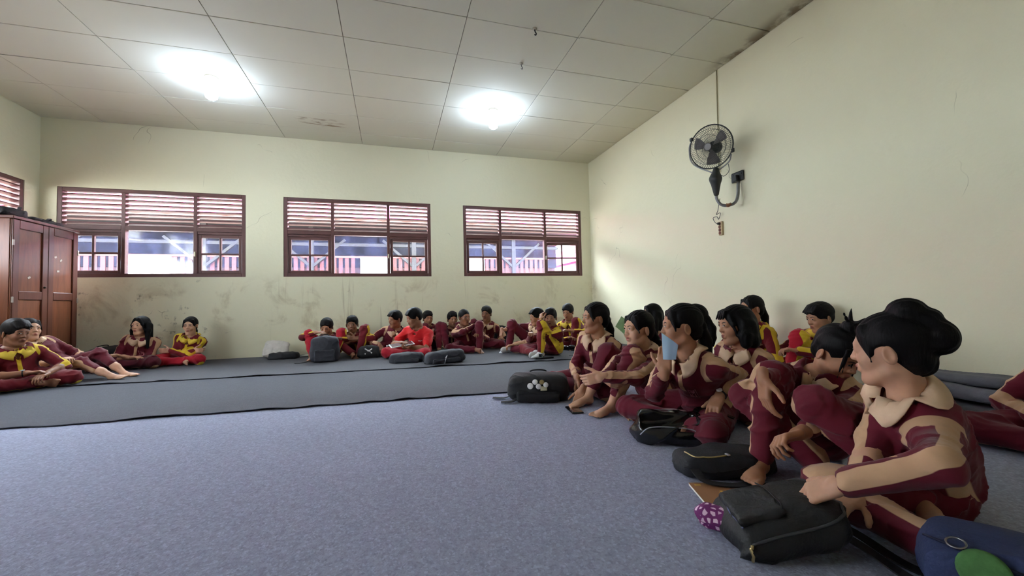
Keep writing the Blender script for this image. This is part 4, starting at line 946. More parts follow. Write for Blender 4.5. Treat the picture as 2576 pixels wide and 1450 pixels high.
def hair_prims(style, c, R, s, N, gf, sd=0):
    """cap plus tails; gf = body forward"""
    def h(x, y, z): return V3(c)+R@(V3((x, y, z))*s)
    E = lambda p, r, k=.012, mode='add', RR=None: ell(h(*p), V3(r)*s, R if RR is None else RR, k*s, mode)
    face = lambda ctr=(0, .118, -.035), r=(.063, .085, .108), k=.008: E(ctr, r, k, 'sub')
    ears = [E((x*.085, .004, -.018), (.03, .030, .040), .008, 'sub') for x in (-1, 1)]
    P = []; rnd = random.Random(int(sd*100)+5)
    if style in ('boy', 'boy2', 'buzz'):
        i = {'boy': .015, 'boy2': .011, 'buzz': .005}[style]
        P = [E((0, -.014, .038), (.076+i*.45, .094+i*.8, .084+i)), E((0, -.05, -.012), (.058+i*.3, .050, .05))]
        if style != 'buzz':
            P += [E((0, .006, .070), (.066, .088, .060), .02)]
            P += [cone(h(x, .040, .098), h(x*1.22, .092, .056+.012*rnd.random()), .020*s, .008*s, .014*s) for x in (-.040, -.022, 0, .022, .040)]
        P += [face((0, .125, -.040), (.075, .090, .100 if style != 'buzz' else .108))] + [E((x*.088, .012, -.055), (.034, .07, .062), .008, 'sub') for x in (-1, 1)]
        P += [E((0, -.07, -.125), (.09, .09, .06), .01, 'sub')]
        return P
    P = [E((0, -.016, .036), (.081, .101, .093)), E((0, -.055, -.02), (.062, .055, .06))]
    P.append(face())
    if style in ('pony', 'bun', 'messy', 'longpony'): P += ears
    if style in ('pony', 'longpony'):
        b = h(0, -.105, .0) if style == 'pony' else h(0, -.10, -.01)
        P += [ell(b, V3((.026, .024, .026))*s, R, .012)]
        e1 = b+nrm(-gf*.4+V3((0, 0, -1)))*.09*s; e2 = e1+V3((0, 0, -.08))*s - gf*.005; e3 = e2+V3((0, 0, -.07))*s
        P += [cone(b, e1, .026*s, .034*s, .01), cone(e1, e2, .034*s, .028*s, .01), cone(e2, e3, .028*s, .008*s, .01)]
        P += [cone(h(x*.046, .058, .078), h(x*.074, .048, -.02), .011*s, .004*s, .02*s) for x in (-1, 1)]
    if style == 'bun':
        P += [E((0, -.055, .128), (.046, .050, .040), .012), E((.012, -.115, .040), (.052, .050, .058), .014), E((.01, -.095, .100), (.040, .040, .034), .012), E((.02, -.062, -.052), (.050, .042, .034), .02)]
        P += [cone(h(x*.046, .058, .076), h(x*.072, .036, -.035), .010*s, .003*s, .02*s) for x in (-1, 1)]
    if style == 'messy':
        P += [E((0, -.02, .135), (.026, .028, .026), .012)]
        for k in range(11):
            a = rnd.uniform(0, 6.28); l = rnd.uniform(.05, .09); P.append(cone(h(0, -.02, .14), h(math.cos(a)*l*.7, -.02+math.sin(a)*l*.6, .14+l*rnd.uniform(.35, .95)), .010*s, .0025*s, .005))
        for k in range(9):
            x = rnd.uniform(-.07, .07); P.append(cone(h(x, .07, .07), h(x*1.25+rnd.uniform(-.015, .015), .095, -.01-rnd.random()*.05), .007*s, .002*s, .006))
    if style in ('long', 'bob', 'loose'):
        L = {'long': .30, 'loose': .24, 'bob': .13}[style]; w = {'long': .030, 'loose': .030, 'bob': .034}[style]
        for x in (-1, 1):
            a = h(x*.070, -.01, .02); b = h(x*.086, .0, -.06); e = b+V3((0, 0, -L+.08))*s + R[:, 0]*x*(.012 if style != 'bob' else .004)*s + gf*(.03 if style == 'long' else 0)
            P += [cone(a, b, .026*s, w*s, .02), cone(b, e, w*s, w*(.85 if style == 'bob' else .5)*s, .02)]
            P += [cone(h(x*.070, -.05, .0), h(x*.07, -.06, -.08)+V3((0, 0, -L+.10))*s, .035*s, w*s, .03)]
            P += [cone(h(x*.020, .064, .088), h(x*.066, .056, .01), .013*s, .009*s, .02*s), cone(h(x*.066, .056, .01), h(x*.076, .040, -.06), .009*s, .007*s, .012*s)]
        P += [cone(h(0, -.08, .0), h(0, -.085, -.07)+V3((0, 0, -L+.09))*s-gf*.02, .055*s, (.05 if style != 'long' else .035)*s, .03)]
        if style == 'bob': P += [cone(h(x, .075, .085), h(x*1.2, .098, .045), .012*s, .004*s, .01*s) for x in (-.03, -.012, .01, .03)]
    return P
def strip(name, prims, P0, rows, m, parent, org, off=.0008, mats=None, mi=None, thick=0):
    """patch of quads (rows x cols of points) pressed onto a field"""
    P0 = np.asarray(P0, float); n, k = rows; V = conform(prims, P0, off)
    Q = [(i*k+j, i*k+j+1, (i+1)*k+j+1, (i+1)*k+j) for i in range(n-1) for j in range(k-1)]
    me = bpy.data.meshes.new(name); me.from_pydata([tuple(v) for v in V-V3(org)], [], Q)
    for x in (mats or [m]): me.materials.append(x)
    if mi is not None:
        for q, i in zip(me.polygons, mi): q.material_index = i
    me.shade_smooth(); o = bpy.data.objects.new(name, me); o.parent = parent; link(o)
    if thick: md = o.modifiers.new('thick', 'SOLIDIFY'); md.thickness = thick; md.offset = 1
    return o

def folds(js):
    """creases fanning out round a bent joint: (joint, inner point, depth)"""
    js = [(V3(a), V3(b), c) for a, b, c in js]
    def fn(X, Y, Z_):
        o = 0.
        for a, b, c in js:
            q = a+(b-a)*.35; d = np.sqrt((X-q[0])**2+(Y-q[1])**2+(Z_-q[2])**2); e = np.sqrt((X-a[0])**2+(Y-a[1])**2+(Z_-a[2])**2)
            o = o+c*np.exp(-(e/.085)**2)*np.sin(d*210+6*np.sin(X*17+Y*13+Z_*11))
        return o
    return fn
PEOPLE = {}
def person(key, label, pel, face, head, look, s=.9, girl=True, acc='tan', hair='pony', legs='cross', arms=None, det=0, skin=1, sleeve=(1., 1.), twist=0.,
           pants=None, shirt=None, feet=None, hs=None, eyes=True, slouch=1., calf=(1., 1.), badge=False, group='people seated on the carpets', collar=True, hairm=None, z0=None, sh=1.):
    """pel (x,y) world seat point; face azimuth deg; head centre world; look (az, pitch, roll)"""
    z0 = floor_z(pel[0], pel[1]) if z0 is None else z0
    h_head, h_cloth, h_hand = ((.0050, .0092, .0050), (.0038, .0072, .0038), (.0027, .0056, .0028))[det]
    O = V3((pel[0], pel[1], 0)); az = math.radians(face); Fb = V3((math.cos(az), math.sin(az), 0)); Rb = V3((math.sin(az), -math.cos(az), 0)); Z = V3((0, 0, 1))
    def Lw(p): return O+Rb*p[0]*1.+Fb*p[1]+Z*p[2]
    hs = hs or (.90 if girl else .93)
    Hc = V3(head); la, lp, lr = (math.radians(x) for x in look)
    hf = V3((math.cos(la)*math.cos(lp), math.sin(la)*math.cos(lp), math.sin(lp))); Rh = frame(hf)
    if lr: Rh = Rh@np.array(Matrix.Rotation(lr, 3, 'Y'))
    t_ = empty('person', tuple(O)); tag(t_, label, 'person', group)
    # ---- skeleton
    Pc = Lw((0, 0, .105*s+z0)); nb = Hc-Rh[:, 2]*.115*hs-Rh[:, 1]*.018*hs
    N = nb-(nrm(nb-Pc)*.6+Z*.4)*.045*s - Fb*.012
    B = Pc+(N-Pc)*.48-Fb*.030*slouch*s
    u2 = nrm(N-B); tw = math.radians(twist); Cf = perp(Fb*math.cos(tw)+Rb*math.sin(-tw), u2); Cr = np.cross(Cf, u2); Rc = np.stack([Cr, Cf, u2], 1)
    u1 = nrm(B-Pc); pf = perp(Fb, u1); R1 = np.stack([np.cross(pf, u1), pf, u1], 1)
    sw = (.142 if girl else .160)*s*sh; LA, LF = .262*s, .228*s; LT, LS = .395*s, .375*s
    S = {1: N-u2*.050*s+Cr*sw, -1: N-u2*.050*s-Cr*sw}
    arms = arms or {}; A = {}
    for sg in (1, -1):
        spec = arms.get(sg, {}); wr = spec.get('w', (sg*.07, .20, .20)); eh = spec.get('e', (sg*.32, -.02, .18))
        wr = V3(wr) if spec.get('world') else Lw(V3(wr)*s); eh = V3(eh) if spec.get('world') and 'e' in spec else Lw(V3(eh)*s)
        E, W = ik(S[sg], wr, LA, LF, eh); hd = spec.get('d'); hn = spec.get('n'); wf = spec.get('world')
        tow = lambda v: V3(v) if wf else Rb*v[0]+Fb*v[1]+Z*v[2]
        hd = nrm(W-E) if hd is None else nrm(tow(hd)); hn = perp(tow(hn) if hn is not None else -Z+Fb*.01, hd)
        A[sg] = (S[sg], E, W, hd, hn, spec)
    presets = {'cross': {1: ((-.05, .285, .055), (.6, .3, .02)), -1: ((.09, .225, .06), (-.6, .3, .05))},
               'up': {1: ((.09, .40, .045), (.16, .25, .9)), -1: ((-.09, .40, .045), (-.16, .25, .9))},
               'mix': {1: ((.10, .33, .045), (.16, .2, .9)), -1: ((.09, .22, .06), (-.6, .3, .05))},
               'mixl': {-1: ((-.10, .33, .045), (-.16, .2, .9)), 1: ((-.09, .22, .06), (.6, .3, .05))}}
    lg = presets[legs] if isinstance(legs, str) else legs; G = {}
    for sg in (1, -1):
        hip = Pc+R1[:, 0]*sg*.085*s-Z*.005; q = lg[sg]; wf = len(q) > 2 and q[2] == 'w'
        an = V3(q[0]) if wf else Lw(V3(q[0])*s); kh = V3(q[1]) if wf else Lw(V3(q[1])*s)
        K, An = ik(hip, an+Z*z0, LT, LS, kh)
        K = V3((K[0], K[1], max(K[2], .075*s+z0)))
        G[sg] = (hip, K, An)
    Rd = lambda a, b: perp(a, b)
    # ---- body core fields
    def torso(i, kk=.045):
        P = [ell(Pc, (.152*s+i, .115*s+i, .105*s+i), R1, .03), ell(Pc+(B-Pc)*.62, (.122*s+i*1.2, .098*s+i*1.2, .125*s+i), R1, kk*s),
             ell(B+(N-B)*.42+Cf*.008*s, ((.135 if girl else .145)*s+i, (.096 if girl else .102)*s+i, .165*s+i), Rc, kk*s)]
        P += [cone(S[-1]*.92+S[1]*.08, S[1]*.92+S[-1]*.08, .050*s+i, .050*s+i, .04*s)]
        if girl: P += [ell(B+(N-B)*.40+Cf*.070*s, (.095*s+i*.6, .045*s+i*.6, .055*s+i*.6), Rc, .05*s)]
        return P
    neckr = (.046 if girl else .051)*s/.9*hs/.9*.95
    neck = [cone(N-u2*.02, nb+Rh[:, 2]*.05*hs, neckr*1.08, neckr, .02), cone(N-u2*.01, N-u2*.035+Cr*.09*s, neckr*.8, .036*s, .03), cone(N-u2*.01, N-u2*.035-Cr*.09*s, neckr*.8, .036*s, .03)]
    # ---- body (skin): head, hands, feet at fine resolution; torso and limbs under the clothes
    floorcut = plane((0, 0, -1), -z0, .003)
    HP = head_prims(Hc, Rh, hs); Vs, Qs, lips = [], [], []; nv = 0
    def addm(P, h, lo=None, hi=None, lip=False, rel=1):
        nonlocal nv
        V, Q = nets(P, h, None, lo, hi)
        if not len(V): return
        V = relax(V, Q, rel, .4); Vs.append(V); Qs.append(Q+nv); nv += len(V)
        if lip:
            q = (V-Hc)@Rh/hs; lips.append(np.maximum(.0085-np.hypot((q[:, 0])*.42, q[:, 2]+.057)-10*np.maximum(0, .06-q[:, 1]), .0075-np.hypot(q[:, 0]*.5, q[:, 2]+.0685)-10*np.maximum(0, .06-q[:, 1])))
        else: lips.append(np.full(len(V), -1.))
    addm(HP+neck, h_head, lip=True, rel=1)
    core = torso(-.012)
    for sg in (1, -1):
        a = A[sg]; core += [cone(a[0], a[1], .036*s, .032*s, .02)]
        g = G[sg]; core += [cone(g[0], g[1], .070*s, .050*s, .03), cone(g[1], g[2], .046*s, .028*s, .02)]
    addm(core+[floorcut], .016)
    for sg in (1, -1):
        Sx, E, W, hd, hn, spec = A[sg]
        if spec.get('hide'): continue
        P = [cone(E, E+(W-E)*.35, .036*s, .037*s, .02), cone(E+(W-E)*.35, W, .037*s, .0225*s, .02)]
        hp = hand_prims(W, hd, hn, sg == 1, s, **spec.get('hand', {}))
        addm(P+hp, h_hand)
    foot_d = {}
    for sg in (1, -1):
        hip, K, An = G[sg]; fs = (feet or {}).get(sg, {})
        fr = perp(K-(hip+An)/2, K-An); sd_ = nrm(An-K)
        fd = fs.get('d'); wf = fs.get('world')
        fd = nrm(fr*.9+sd_*.35) if fd is None else nrm(V3(fd) if wf else Rb*fd[0]+Fb*fd[1]+Z*fd[2])
        if An[2] < .12: fd = nrm(V3((fd[0], fd[1], max(min(fd[2], .15), -.1))))
        foot_d[sg] = fd
        if fs.get('hide'): continue
        if fs.get('sock'):
            P = foot_prims(An, K, fd, s, .003, False) + [cone(An, An+(K-An)*.30, .030*s+.004, .036*s+.004, .02), floorcut]
            soft('sock', P, h_hand*1.3, M_SOCK, t_, O)
        else:
            cc = [cone(An, An+(K-An)*.35, .028*s, .040*s, .02), cone(An+(K-An)*.35, K, .040*s, .047*s, .02)]
            addm(foot_prims(An, K, fd, s, 0, True, 1 if sg == 1 else -1)+cc+[floorcut], h_hand*1.15)
    V = np.concatenate(Vs); Q = np.concatenate(Qs)
    body = obj('body', qmesh('body', V-O, Q, {'lip': np.concatenate(lips)}), SKINS[skin], t_)
    # ---- trousers
    pm = CLOTH[pants or acc]; L_ = (Pc+N)/2
    TP = [ell(Pc-Z*.01, (.158*s, .122*s, .105*s), R1, .03)]; seg = []
    for sg in (1, -1):
        hip, K, An = G[sg]; e = An+(K-An)*(.10 if calf[0 if sg == 1 else 1] >= 1 else (1-calf[0 if sg == 1 else 1]))
        TP += [cone(hip, K, .086*s, .068*s, .035), cone(K, e, .066*s, .052*s, .03)]
        hinge = np.cross(K-hip, An-K); lat = nrm(-sg*hinge); 
        seg.append((hip, K, lat, .077*s)); seg.append((K, e, lat, .058*s))
    wa, wb = wrinkle(.0044, 30, sum(map(ord, key))*.13), wrinkle(.0013, 75, sum(map(ord, key))*.31); fj = folds([(G[q][1], (G[q][0]+G[q][2])/2, .0042) for q in (1, -1)]+[(G[q][0], G[q][1], .004) for q in (1, -1)]); wr_t = lambda X, Y, Z_: wa(X, Y, Z_)+wb(X, Y, Z_)+fj(X, Y, Z_)
    TP.append(floorcut)
    def path_stripe(V, pts, wd):
        best = np.full(len(V), 9.)
        for a, b in zip(pts, pts[1:]):
            ba = b-a; t = np.clip(((V-a)@ba)/max(1e-9, ba@ba), 0, 1); best = np.minimum(best, np.linalg.norm(V-a-t[:, None]*ba, axis=1))
        return wd-best
    def seg_stripe(V, segs, cosw, wmul=1.):
        best = np.full(len(V), 9.); num = np.zeros(len(V)); den = np.full(len(V), 1e-9)
        for a, b, o, r in segs:
            ba = b-a; t = np.clip(((V-a)@ba)/(ba@ba), 0, 1); q = V-a-t[:, None]*ba; d = np.linalg.norm(q, axis=1)
            od = perp(o, ba); qp = q-((q@ba)/(ba@ba))[:, None]*ba; val = ((qp@od)/np.maximum(np.linalg.norm(qp, axis=1), r*.5)-cosw)*r*wmul; best = np.minimum(best, d-r); wt = np.exp(-np.clip((d-r)/.009, -8, 60)); num += wt*val; den += wt
        return num/den, best
    for sg in (1, -1):   # cuffs are cut square
        pass
    soft('trousers', TP, h_cloth, pm, t_, O, wr_t, lambda V: {'stripe': seg_stripe(V, seg, .80)[0]}, rel=1)
    # ---- shirt
    SP = torso(.016); sseg = []; spaths = []
    for sg in (1, -1):
        Sx, E, W, hd, hn, spec = A[sg]; sl = sleeve[0 if sg == 1 else 1]; lat = Cr*sg; so = nrm(V3(spec['so'])) if 'so' in spec else nrm(lat*.75+Z*.65)
        if sl >= .5:
            e = E+(W-E)*min(1., (sl-.5)*2)*.97
            SP += [cone(Sx, E, .058*s, .050*s, .035), cone(E, e, .050*s, .040*s, .025)]
            sseg.append((E, e, so, .045*s))
        else: SP += [cone(Sx, Sx+(E-Sx)*(sl*2), .060*s, .060*s, .035)]
        sseg.append((Sx, E, so, .054*s))
        o1_ = perp(so, E-Sx); o2_ = perp(so, W-E); oe_ = nrm(o1_+o2_); tip = (E+(W-E)*min(1., (sl-.5)*2)) if sl >= .5 else Sx+(E-Sx)*(sl*2)
        pth = [N-u2*.012*s+Cr*sg*.075*s, Sx+u2*.050*s-Cr*sg*.01*s, Sx+nrm(o1_+u2*.5)*.058*s, Sx+(E-Sx)*.5+o1_*.056*s]
        pth += [E+oe_*.052*s, E+(W-E)*.5+o2_*.047*s, tip+o2_*.042*s] if sl >= .5 else [tip+o1_*.058*s]
        spaths.append(pth)
    SP += [cone(N-u2*.02, N-u2*.035+Cr*.10*s, .050*s, .050*s, .03), cone(N-u2*.02, N-u2*.035-Cr*.10*s, .050*s, .050*s, .03)]
    neckdir = nrm(nb-N)
    SP += [cone(N-u2*.005+Cf*.006, N+neckdir*.12, neckr*1.20, neckr*1.7, .006, 'sub'), ell(N+Cf*.075*s-u2*.02*s, (.020*s, .06*s, .050*s if collar else .012), Rc, .006, 'sub'), plane((0, 0, -1), -(.055*s+z0), .01)]
    wc, wd = wrinkle(.0044, 28, sum(map(ord, key))*.37), wrinkle(.0013, 70, sum(map(ord, key))*.71); fs_ = folds([(A[q][1], (A[q][0]+A[q][2])/2, .0042) for q in (1, -1)]+[(A[q][0]-u2*.06, B+(N-B)*.3, .004) for q in (1, -1)]+[(B-u2*.08, B+Fb*.15, .005)]); wr_s = lambda X, Y, Z_: wc(X, Y, Z_)+wd(X, Y, Z_)+fs_(X, Y, Z_)
    acc_on = acc in ('tan', 'yellow')
    def sattr(V):
        _, best = seg_stripe(V, sseg, .70, 1.); f = np.full(len(V), -1.)
        for pth in spaths: f = np.maximum(f, path_stripe(V, pth, .029*s))
        q = (V-B)@Rc; dt = ev(torso(.016), V); q1 = V-N
        side = np.abs(q[:, 0])/np.maximum(1e-6, np.hypot(q[:, 0], q[:, 1]*1.4)); fl = (side-.945)*.10
        up = (V-N)@u2; fl = np.minimum(fl, -(up+.17*s))
        shf = np.full(len(V), -1.)
        for sg in (1, -1):
            c_ = S[sg]+u2*.045*s-Cr*sg*.030*s
            rel_ = V-c_; a_ = rel_@Cr*sg; b_ = rel_@u2; y_ = rel_@Cf
            shf = np.maximum(shf, np.minimum(.014*s-np.abs(a_+.25*np.minimum(b_, 0)-.004), b_+.085*s))
        ft = np.maximum(fl, shf)
        pk = np.minimum(.014*s-np.abs((V-N)@Cr), np.minimum(up+.165*s, (V-N)@Cf-.02)); ft = np.maximum(ft, pk)
        ww = 1/(1+np.exp(np.clip((best-dt+.004)/.004, -40, 40))); out = np.maximum(f, ft*(1-ww)-.02*ww)
        return {'stripe': out if acc_on else np.full(len(V), -1.)}
    soft('shirt', SP, h_cloth, CLOTH[shirt or acc], t_, O, wr_s, sattr, rel=1)
    # ---- collar
    if collar and acc_on:
        nr, rows = 29, 5; pts = []
        for j in range(rows):
            v = j/(rows-1)
            for i in range(nr):
                th = math.radians(14)+(2*math.pi-math.radians(28))*i/(nr-1); fr = math.cos(th); lead = max(0, math.cos(th))**3
                rad = (neckr*1.20+.004)+(.002+.027*v+.018*v*lead)*s; hgt = (.026-.018*v-.022*v*v-.030*v*lead*v)*s - .020*s*max(0, fr)
                pts.append(N+neckdir*(hgt+.008*s)+(Cf*fr+Cr*math.sin(th))*rad + Cf*.010*s)
        Vc = np.array(pts); Vc = conform(SP, Vc, .0115 if det else .0150, None, 6, True)
        me = bpy.data.meshes.new('collar'); Qc = [(j*nr+i, j*nr+i+1, (j+1)*nr+i+1, (j+1)*nr+i) for j in range(rows-1) for i in range(nr-1)]
        me.from_pydata([tuple(v) for v in Vc-O], [], Qc); me.materials.append(M_COL[acc]); me.shade_smooth()
        co = bpy.data.objects.new('collar', me); co.parent = t_; link(co); md = co.modifiers.new('thick', 'SOLIDIFY'); md.thickness = .004; md.offset = 1
    # ---- hair
    HPp = hair_prims(hair, Hc, Rh, hs, N, Fb, sum(map(ord, key))*.1)
    def hd_(X, Y, Z_):
        a = (X-Hc[0])*Rh[0, 0]+(Y-Hc[1])*Rh[1, 0]+(Z_-Hc[2])*Rh[2, 0]; b = (X-Hc[0])*Rh[0, 1]+(Y-Hc[1])*Rh[1, 1]+(Z_-Hc[2])*Rh[2, 1]
        return .0013*np.sin(260*a+60*b+4*np.sin(30*Z_+20*a))
    soft('hair', HPp, h_head, hairm or M_HAIR, t_, O, hd_ if det else None)
    # ---- eyes, brows
    if eyes:
        def h(x, y, z): return Hc+Rh@(V3((x, y, z))*hs)
        for sg in (1, -1):
            n, k = (9, 5); pts = []; mi = []
            for i in range(n):
                u = -1+2*i/(n-1); up_ = .0058*(1-u*u)**.8; dn = .0040*(1-u*u)**.8
                for j in range(k):
                    v = j/(k-1); pts.append(h(sg*(.0305+.0145*u), .100, .0035+.0012*u*sg*0+.0012*u+up_*(1-v)-dn*v))
            for i in range(n-1):
                for j in range(k-1): mi.append(2 if j == 0 else (1 if abs(-1+2*(i+.5)/(n-1)) < .40 else 0))
            strip('eye', HP, pts, (n, k), None, t_, O, .0012, [M_EYEW, M_IRIS, M_LASH], mi)
            pts = []
            for i in range(9):
                u = -1+2*i/8
                for v in (0, 1): pts.append(h(sg*(.032+.021*u), .095, .0235+.0045*(1-(u-.3)**2)-.0012+(-.0030 if v else .0030)*(1-.55*max(0, u))))
            strip('eyebrow', HP, pts, (9, 2), M_BROW, t_, O, .0012)
    rec = dict(t=t_, O=O, A=A, G=G, SP=SP, wrs=wr_s, TP=TP, wrt=wr_t, N=N, Rc=Rc, B=B, HP=HP, Hc=Hc, Rh=Rh, s=s, hs=hs, hairP=HPp, seg=seg, Lw=Lw)
    PEOPLE[key] = rec
    return rec
# ------------------------------------------------------------------ who sits where
def v(*a): return V3(a)
def A_(u, w_, Y): return V3(at(u, w_, Y))
# --- front right, nearest the camera
person('bun', 'person in maroon and tan tracksuit seated nearest the camera, reaching towards the large backpack', (1.72, .92), 140, A_(2238, 880, .87), (110, -4, 0), s=.93, hair='bun', det=2, skin=0, hs=.93,
       legs={1: (v(1.57, .87, .06), v(1.30, 1.01, .25), 'w'), -1: (v(1.30, .63, .05), v(1.10, .76, .08), 'w')}, calf=(.55, 1.),
       arms={-1: dict(world=1, w=A_(2112, 1220, .80), e=A_(2350, 1215, .60), so=(-.35, -.7, .6), d=A_(2030, 1252, .86)-A_(2112, 1228, .80), n=(.1, .5, -1), hand=dict(curl=48)),
             1: dict(world=1, w=A_(2135, 1290, .86), e=A_(2230, 1130, 1.2), d=(-.9, -.1, -.1), n=(0, 0, -1), hand=dict(curl=35))}, sleeve=(.92, .96), badge=True)
person('messy', 'person in maroon and tan bowing the head, one hand hanging over a raised knee', (1.76, 1.36), 192, A_(2108, 888, 1.24), (262, -34, 0), s=.94, hair='messy', det=2, skin=1, hs=.93,
       legs={1: (v(1.36, 1.24, .05), v(1.36, 1.22, .7), 'w'), -1: (v(1.52, 1.12, .05), v(1.25, 1.02, .08), 'w')},
       arms={1: dict(world=1, w=A_(1880, 955, 1.14), e=A_(1985, 880, 1.02), d=(-.05, -.1, -1), n=(.9, -.3, 0), hand=dict(curl=22)),
             -1: dict(world=1, w=A_(1908, 1148, 1.06), e=A_(2040, 1090, .92), d=(-1, .1, -.12), n=(-.1, -.5, -.9), hand=dict(curl=45))}, sleeve=(.96, .9))
person('paper', 'person in maroon and tan holding a light blue paper against the mouth', (1.67, 1.86), 194, A_(1713, 822, 1.75), (156, 0, 0), s=.94, hair='pony', det=2, skin=1, hs=.95,
       arms={1: dict(world=1, w=A_(1672, 935, 1.68), e=A_(1640, 1010, 1.72), d=(0, -.05, 1), n=(.35, .3, 0), hand=dict(curl=48)),
             -1: dict(world=1, w=A_(1808, 1000, 1.66), e=A_(1885, 960, 1.78), d=(-.75, -.35, -.5), n=(0, 0, -1), hand=dict(curl=25))}, sleeve=(.86, .88), badge=True)
person('bob', 'person in maroon and tan seated directly behind the blue paper holder, facing left', (2.14, 2.02), 188, A_(1850, 818, 1.97), (166, -4, 0), s=.93, hair='bob', det=1, skin=1, hs=.98,
       arms={-1: dict(w=(-.10, .22, .16)), 1: dict(w=(.1, .2, .16))})
person('hug', 'person in maroon and tan hugging both raised knees, bare feet forward by the phone', (1.70, 2.36), 170, A_(1606, 828, 2.30), (182, 0, 0), s=.93, hair='longpony', det=2, skin=0, hs=.98,
       legs={1: (v(1.25, 2.47, .045), v(1.30, 2.54, .7), 'w'), -1: (v(1.29, 2.23, .045), v(1.32, 2.20, .7), 'w')}, calf=(.72, .72),
       feet={1: dict(world=1, d=(-1, -.25, 0)), -1: dict(world=1, d=(-1, -.35, 0))},
       arms={-1: dict(world=1, w=A_(1512, 948, 2.12), e=A_(1650, 985, 1.95), d=(-.8, .5, -.25), n=(.5, .8, 0), hand=dict(curl=35)),
             1: dict(world=1, w=A_(1500, 962, 2.2), e=A_(1480, 900, 2.6), d=(.2, -.8, -.3), n=(.9, .2, 0), hand=dict(curl=35))}, sleeve=(.95, .95))
person('slim', 'person in maroon and tan cross-legged beside the black bag with round badges', (1.58, 2.88), 208, A_(1497, 801, 2.75), (176, 2, 0), s=.95, hair='longpony', det=1, skin=1, hs=.98,
       arms={-1: dict(world=1, w=A_(1462, 985, 2.50), e=A_(1530, 970, 2.55), d=(-.55, -.3, -.75), n=(.3, .5, -.6), hand=dict(curl=20)),
             1: dict(world=1, w=A_(1452, 958, 2.66), e=A_(1440, 930, 2.95), d=(-.4, -.4, -.8), n=(.5, -.5, -.3), hand=dict(curl=25))}, sleeve=(.80, .80))
person('wallhair', 'person in maroon and tan near the right wall raising a green sheet', (2.80, 3.95), 190, A_(1640, 792, 3.82), (168, 0, 0), s=.93, hair='loose', det=0, skin=1, hs=.98,
       arms={1: dict(world=1, w=A_(1578, 862, 3.70), e=A_(1585, 930, 3.75), d=(-.1, 0, 1), n=(.6, .4, 0), hand=dict(curl=45))}, sleeve=(.85, 1))
person('behindpaper', 'person in maroon and tan mostly hidden behind the blue paper holder, facing away', (2.45, 2.88), 150, A_(1745, 802, 2.80), (128, 0, 0), s=.93, hair='pony', det=1, skin=1, hs=.97)
person('yellowhip', 'person in yellow-trimmed tracksuit by the right wall, hand on hip', (3.08, 2.92), 188, A_(1890, 777, 2.87), (168, 0, 0), s=1.0, hair='pony', det=1, skin=1, acc='yellow', hs=.97,
       arms={-1: dict(w=(-.10, .12, .20), e=(-.6, -.25, .25), d=(.9, .5, -.1), n=(0, -1, 0))}, sleeve=(1, .82))
person('yellowwall', 'person in yellow-trimmed tracksuit with crimson trousers leaning on the right wall, knee raised', (3.30, 2.52), 178, A_(2063, 800, 2.44), (166, -10, 0), s=.93, hair='boy2', det=1, skin=1, acc='yellow', legs='mixl', hs=.99,
       arms={1: dict(w=(.2, .26, .22)), -1: dict(w=(-.18, .30, .30), e=(-.5, 0, .2))}, pants='redyellow')
person('edge', 'maroon-clad person cut off by the right edge of the picture', (2.86, .95), 186, (2.84, .92, .55), (170, 0, 0), s=.93, hair='pony', det=1, skin=1,
       arms={-1: dict(world=1, w=A_(2560, 1175, .92), e=A_(2610, 1300, .9), d=(-.35, -.05, .9), n=(.6, .7, .2), hand=dict(curl=30)), 1: dict(w=(.1, .2, .16))}, sleeve=(1, .93))
# --- back wall, right corner group
person('profile', 'person in maroon and tan with white socks, arm resting on a raised knee', (1.93, 5.45), 205, A_(1350, 798, 5.35), (186, -4, 0), s=.96, girl=False, hair='boy', skin=1, hs=1.0,
       legs={1: ((.14, .36, .05), (.2, .25, .9)), -1: ((.02, .42, .06), (-.6, .3, .05))}, feet={1: dict(sock=1), -1: dict(sock=1)},
       arms={1: dict(w=(.20, .44, .34), e=(.45, .2, .45), d=(-.2, .3, -.9), n=(0, -1, 0)), -1: dict(w=(-.02, .42, .14), e=(-.3, .1, .1))}, sleeve=(.8, 1))
person('facehand', 'person in yellow-striped tracksuit covering the mouth, knee drawn up, white socks', (2.02, 4.92), 188, A_(1385, 800, 4.90), (240, -3, 0), s=.96, girl=False, hair='boy', skin=1, acc='yellow', hs=1.0,
       legs={-1: ((-.12, .26, .05), (-.12, .3, .9)), 1: ((-.05, .30, .05), (.6, .3, .04))}, feet={1: dict(sock=1), -1: dict(sock=1)},
       arms={-1: dict(w=(-.03, .20, .50), e=(-.10, .40, .22), d=(.2, -.3, 1), n=(0, -1, -.3), hand=dict(curl=60)), 1: dict(w=(.08, .3, .3), e=(.3, .2, .2))}, sleeve=(.95, .98))
person('cornerboy', 'person in yellow-trimmed tracksuit seated closest to the room corner', (2.62, 5.62), 232, A_(1429, 786, 5.55), (222, -10, 0), s=.97, girl=False, hair='boy', skin=1, acc='yellow', legs='mixl', hs=.98,
       arms={1: dict(w=(-.02, .28, .18)), -1: dict(w=(-.06, .36, .30), e=(-.45, .1, .25))}, sleeve=(.95, .85))
